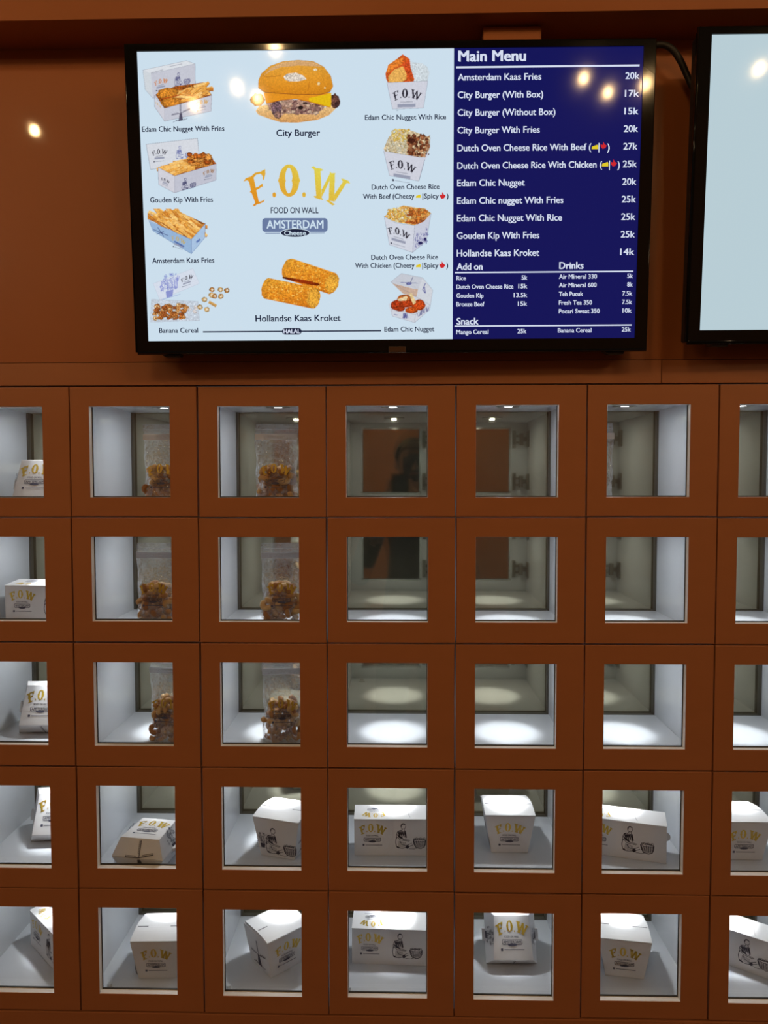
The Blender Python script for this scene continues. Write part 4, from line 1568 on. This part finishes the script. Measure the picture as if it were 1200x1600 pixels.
for k in range(16):
    x = random.uniform(560, 610); P.line([(x, 1330), (x + random.uniform(-15, 15), 1385)], .8, (80, 82, 140), .7)
    x = random.uniform(710, 830); P.line([(x, 1375 - (x - 710) * .6), (x + random.uniform(-22, 22), 1320 - (x - 710) * .5)], .8, (80, 82, 130), .6)
P.line([(460, 1340), (500, 1350)], 1.0, (90, 92, 140), .7)
P.outline([(425, 985), (540, 893), (770, 940), (880, 1075), (855, 1240)], .45, (130, 134, 148), .7)
P.build('nugget_carton_picture')


# 10 croquettes
def croquette(P, a, b, rad, cap):
    d = Vector((b[0] - a[0], b[1] - a[1])).normalized()
    n = Vector((-d.y, d.x))
    pts = []
    for k in range(13):
        t = -PI / 2 + PI * k / 12
        pts.append((b[0] + rad * (.55 * math.cos(t) * d.x + math.sin(t) * n.x), b[1] + rad * (.55 * math.cos(t) * d.y + math.sin(t) * n.y)))
    for k in range(13):
        t = PI / 2 + PI * k / 12
        pts.append((a[0] + rad * (.6 * math.cos(t) * d.x + math.sin(t) * n.x), a[1] + rad * (.6 * math.cos(t) * d.y + math.sin(t) * n.y)))
    pts = [(x + random.uniform(-2, 2), y + random.uniform(-2, 2)) for x, y in pts]
    P.poly(pts, (234, 164, 52), tex=.10, grad=(216, 122, 26), shade=.06)
    for k in range(160):
        t, s = random.random(), random.uniform(-.9, .9)
        x, y = a[0] + (b[0] - a[0]) * t + n.x * rad * s, a[1] + (b[1] - a[1]) * t + n.y * rad * s
        P.blob(x, y, random.uniform(2.5, 6), random.uniform(2, 4), random.choice([(244, 182, 70), (212, 122, 28), (250, 200, 100), (198, 104, 22)]), tex=0, shade=0, jag=.3)
    P.blob(b[0], b[1], rad * .62, rad * .9, (232, 166, 58), tex=.12, shade=.12, rot=math.atan2(d.y, d.x))


P = Pic(402, 400, 536, 490, (380, 370, 3.529))
croquette(P, (255, 180), (492, 262), 60, 0)
P.blob(330, 250, 110, 10, (150, 50, 10), tex=.1, shade=.3, rot=.2)
croquette(P, (140, 290), (392, 342), 60, 0)
P.build('croquette_picture')

# arched gold letters of the emblem
P = Pic(380, 252, 550, 324, (360, 240, 6.0))
for q in LET_F + LET_W + LET_DOT + [O_OUT]:
    P.poly(q, (222, 170, 50))
for q in (LET_F + LET_W + LET_DOT):
    P.poly(q, (222, 178, 40), tex=.03)
P.poly(O_OUT, (222, 178, 40), tex=.03)
t = np.clip((P.X - 395) / 110, 0, 1)[..., None] * .6 + np.clip((318 - P.Y) / 60, 0, 1)[..., None] * .4
gcol = np.array([222, 138, 30.]) * (1 - t) + np.array([222, 214, 84.]) * t
al = P.a[..., None]
P.rgb = WHITE_RGB * (1 - al) + gcol * (1 + .015 * P.smooth[..., None]) * al
c = P.cover(O_IN)[..., None]
P.rgb = P.rgb * (1 - c) + WHITE_RGB * c
P.build('emblem_letters')

# ------------------------------------------------------------------ cable and wooden block by the televisions
def bez(p0, p1, p2, p3, n=16):
    p0, p1, p2, p3 = map(Vector, (p0, p1, p2, p3))
    return [(1 - t) ** 3 * p0 + 3 * (1 - t) ** 2 * t * p1 + 3 * (1 - t) * t * t * p2 + t ** 3 * p3 for t in [k / n for k in range(n + 1)]]


cb = MB().tube(bez((.575, -.030, 2.415), (.625, -.045, 2.440), (.640, -.045, 2.415), (.662, -.040, 2.372)) + bez((.664, -.040, 2.368), (.675, -.039, 2.346), (.690, -.037, 2.32), (.705, -.036, 2.285))[1:], .0058, 10)
o = link('power_cable', cb.mesh('power_cable', [M_CABLE], smooth=True), None)
tag(o, 'thick black cable looping between the two televisions', 'cable')
o = link('mounting_block', MB().box(.2925, .3975, -.052, -.0008, 2.405, 2.4545).mesh('mounting_block', [M_PANEL], bevel=.003), None)
tag(o, 'small brown block under the soffit just above the menu television', 'block')

# ------------------------------------------------------------------ pendant lamps behind the viewer
M_BULB = mat('warm_bulb', (1, 0.7, 0.4), emit=(1.0, 0.64, 0.28), estr=BULB_STRENGTH)
M_SOCKET = mat('lamp_socket', (0.03, 0.025, 0.02), rough=0.4)
bulb = bpy.data.meshes.new('bulb')
bm = bmesh.new()
bmesh.ops.create_icosphere(bm, subdivisions=2, radius=0.018)
for v in bm.verts:
    if v.co.z > 0:
        v.co.z *= 1.5
bm.to_mesh(bulb)
bm.free()
bulb.materials.append(M_BULB)
sock = MB().cyl((0, 0, .0245), (0, 0, 1), .014, .014, .0645, 16).mesh('socket', [M_SOCKET])
cordm = MB().cyl((0, 0, .088), (0, 0, 1), .003, .003, .712, 8).mesh('cord', [M_SOCKET])
PEND = [(1.041, -2.306), (1.203, -2.467), (1.350, -2.378), (-0.493, -2.523), (-0.825, -2.619), (-0.568, -2.40), (-0.332, -2.004), (1.801, -2.240), (-1.489, -1.846)]
for k, (x, y) in enumerate(PEND):
    t = thing('pendant_lamp', 'bare warm bulb hanging on a black cord behind the viewer', 'lamp', (x, y, 3.2), 0, 'pendant bulbs behind the viewer')
    link('bulb', bulb, None, t)
    link('socket', sock, None, t)
    link('cord', cordm, None, t)

M_GLOBE = mat('fill_globe_glow', (1, 0.8, 0.6), emit=(1.0, 0.69, 0.38), estr=GLOBE_STRENGTH)  # unseen globes added at the sides as fill, to broaden the wall light
globe = bpy.data.meshes.new('globe')
bm = bmesh.new()
bmesh.ops.create_icosphere(bm, subdivisions=3, radius=0.06)
bm.to_mesh(globe)
bm.free()
globe.materials.append(M_GLOBE)
gcap = MB().cyl((0, 0, .056), (0, 0, 1), .028, .018, .045, 18).mesh('cap', [M_SOCKET])
gcord = MB().cyl((0, 0, .100), (0, 0, 1), .003, .003, .80, 8).mesh('cord', [M_SOCKET])
for x, y in ((-2.5, -1.5), (-3.0, -2.4), (-2.6, -3.3), (2.75, -1.5), (3.2, -2.4), (2.8, -3.3)):
    t = thing('added_fill_globe', 'added globe fill lamp out of view to the side of the lockers', 'lamp', (x, y, 3.1), 0, 'added unseen fill lamps at the sides of the room')
    link('globe', globe, None, t)
    link('cap', gcap, None, t)
    link('cord', gcord, None, t)

# ------------------------------------------------------------------ the photographer, who shows only as a reflection in the back glass
def make_person():
    bx, by = 0.20, -1.76
    V = [(bx, by, .95), (bx, by, 1.12), (bx, by + .01, 1.30), (bx, by + .01, 1.43), (bx, by + .02, 1.52), (bx + .005, by + .035, 1.60), (bx + .01, by + .045, 1.68), (bx + .01, by + .04, 1.76), (bx + .01, by + .03, 1.81),
         (bx - .17, by, 1.41), (bx - .24, by + .10, 1.20), (bx - .13, by + .27, 1.46), (.095, by + .325, 1.585),
         (bx + .17, by, 1.41), (bx + .25, by + .10, 1.21), (bx + .10, by + .27, 1.47), (.191, by + .325, 1.585),
         (bx - .09, by, .90), (bx - .11, by - .005, .50), (bx - .12, by - .02, .08), (bx - .13, by + .12, .035),
         (bx + .09, by, .90), (bx + .12, by - .005, .50), (bx + .13, by - .02, .08), (bx + .15, by + .12, .035)]
    E_ = [(0, 1), (1, 2), (2, 3), (3, 4), (4, 5), (5, 6), (6, 7), (7, 8), (3, 9), (9, 10), (10, 11), (11, 12), (3, 13), (13, 14), (14, 15), (15, 16),
          (0, 17), (17, 18), (18, 19), (19, 20), (0, 21), (21, 22), (22, 23), (23, 24)]
    Rr = [.145, .13, .15, .12, .055, .060, .082, .085, .055, .065, .048, .036, .026, .065, .048, .036, .026, .095, .065, .045, .035, .095, .065, .045, .035]
    # fingers closing on the phone: five per hand
    tips = []
    for side, w in ((-1, 12), (1, 16)):
        px = .143 + side * .036
        for k, (dz, ln) in enumerate(((.030, .05), (.012, .055), (-.006, .052), (-.022, .043))):
            a = len(V)
            V.append((V[w][0] - side * .004, V[w][1] + .020, V[w][2] + .02 + dz)); E_.append((w, a)); Rr.append(.0095)
            V.append((px + side * .012, -1.408, 1.61 + dz)); E_.append((a, a + 1)); Rr.append(.0085)
            V.append((px - side * .012, -1.412, 1.612 + dz)); E_.append((a + 1, a + 2)); Rr.append(.0075)
        a = len(V)
        V.append((V[w][0] - side * .01, V[w][1] + .010, V[w][2] + .035)); E_.append((w, a)); Rr.append(.010)
        V.append((px - side * .012, -1.424, 1.645)); E_.append((a, a + 1)); Rr.append(.0085)
    me = bpy.data.meshes.new('person')
    me.from_pydata(V, E_, [])
    ob = bpy.data.objects.new('person', me)
    COL.objects.link(ob)
    sk = ob.modifiers.new('skin', 'SKIN')
    for i, r in enumerate(Rr):
        me.skin_vertices[0].data[i].radius = (r, r * (.72 if i in (0, 1, 2, 3) else 1.0))
    me.skin_vertices[0].data[0].use_root = True
    ob.modifiers.new('sub', 'SUBSURF').levels = 2
    dg = bpy.context.evaluated_depsgraph_get()
    m2 = bpy.data.meshes.new_from_object(ob.evaluated_get(dg))
    bpy.data.objects.remove(ob)
    m2.name = 'person'
    m2.materials.clear()
    for m in (mat('dark_shirt', (.02, .02, .024), rough=.85), mat('skin', (.32, .18, .11), rough=.55), mat('dark_trousers', (.03, .032, .045), rough=.85), mat('shoe', (.05, .05, .05), rough=.5)):
        m2.materials.append(m)
    idx = []
    for p in m2.polygons:
        c = p.center
        if c.z > 1.545 and c.y < -1.66 or c.y > by + .255:
            idx.append(1)
        elif c.z < .09:
            idx.append(3)
        elif c.z < .98:
            idx.append(2)
        else:
            idx.append(0)
    m2.polygons.foreach_set('material_index', idx)
    m2.polygons.foreach_set('use_smooth', [True] * len(m2.polygons))
    o = link('person', m2)
    tag(o, 'person in dark clothes holding up a phone, seen only as a reflection', 'person')
    hx, hy, hz = bx + .01, by + .04, 1.725
    hb = bmesh.new()
    bmesh.ops.create_uvsphere(hb, u_segments=20, v_segments=12, radius=1.0)
    bmesh.ops.delete(hb, geom=[v for v in hb.verts if v.co.z < -.15 and v.co.y > -.2 or (v.co.y > .55 and v.co.z < .45) or v.co.z < -.75], context='VERTS')
    for v in hb.verts:
        v.co = Vector((hx + v.co.x * .098, hy - .012 + v.co.y * .108, hz + .03 + v.co.z * .112))
    hm = bpy.data.meshes.new('hair')
    hb.to_mesh(hm); hb.free()
    link('hair', hm, mat('black_hair', (.012, .010, .009), rough=.5), o)
    me_eye = MB()
    for s in (-1, 1):
        me_eye.cyl((hx + s * .032, hy + .080, hz), (0, 1, 0), .011, .008, .006, 10)
    link('eyes', me_eye.mesh('eyes', [mat('eye', (.03, .025, .02), rough=.2)]), None, o)
    ns = MB().add([(hx - .013, hy + .078, hz - .034), (hx + .013, hy + .078, hz - .034), (hx, hy + .104, hz - .030), (hx, hy + .080, hz + .008)], [(0, 1, 2), (0, 2, 3), (1, 3, 2), (0, 3, 1)])
    link('nose', ns.mesh('nose', [MATS['skin']]), None, o)
    link('mouth', MB().box(hx - .022, hx + .022, hy + .068, hy + .080, hz - .058, hz - .050).mesh('mouth', [mat('lips', (.25, .09, .07), rough=.5)], bevel=.003), None, o)
    er = MB()
    for s in (-1, 1):
        er.cyl((hx + s * .082, hy, hz - .01), (s, .3, 0), .024, .018, .010, 12)
    link('ears', er.mesh('ears', [MATS['skin']], smooth=True), None, o)
    ph = MB().box(.143 - .038, .143 + .038, -1.4035, -1.3955, 1.634 - .125, 1.634 + .035).mesh('smartphone', [M_BLACK], bevel=.003)
    q = link('smartphone', ph)
    tag(q, 'black smartphone held up by the reflected person', 'phone')


make_person()
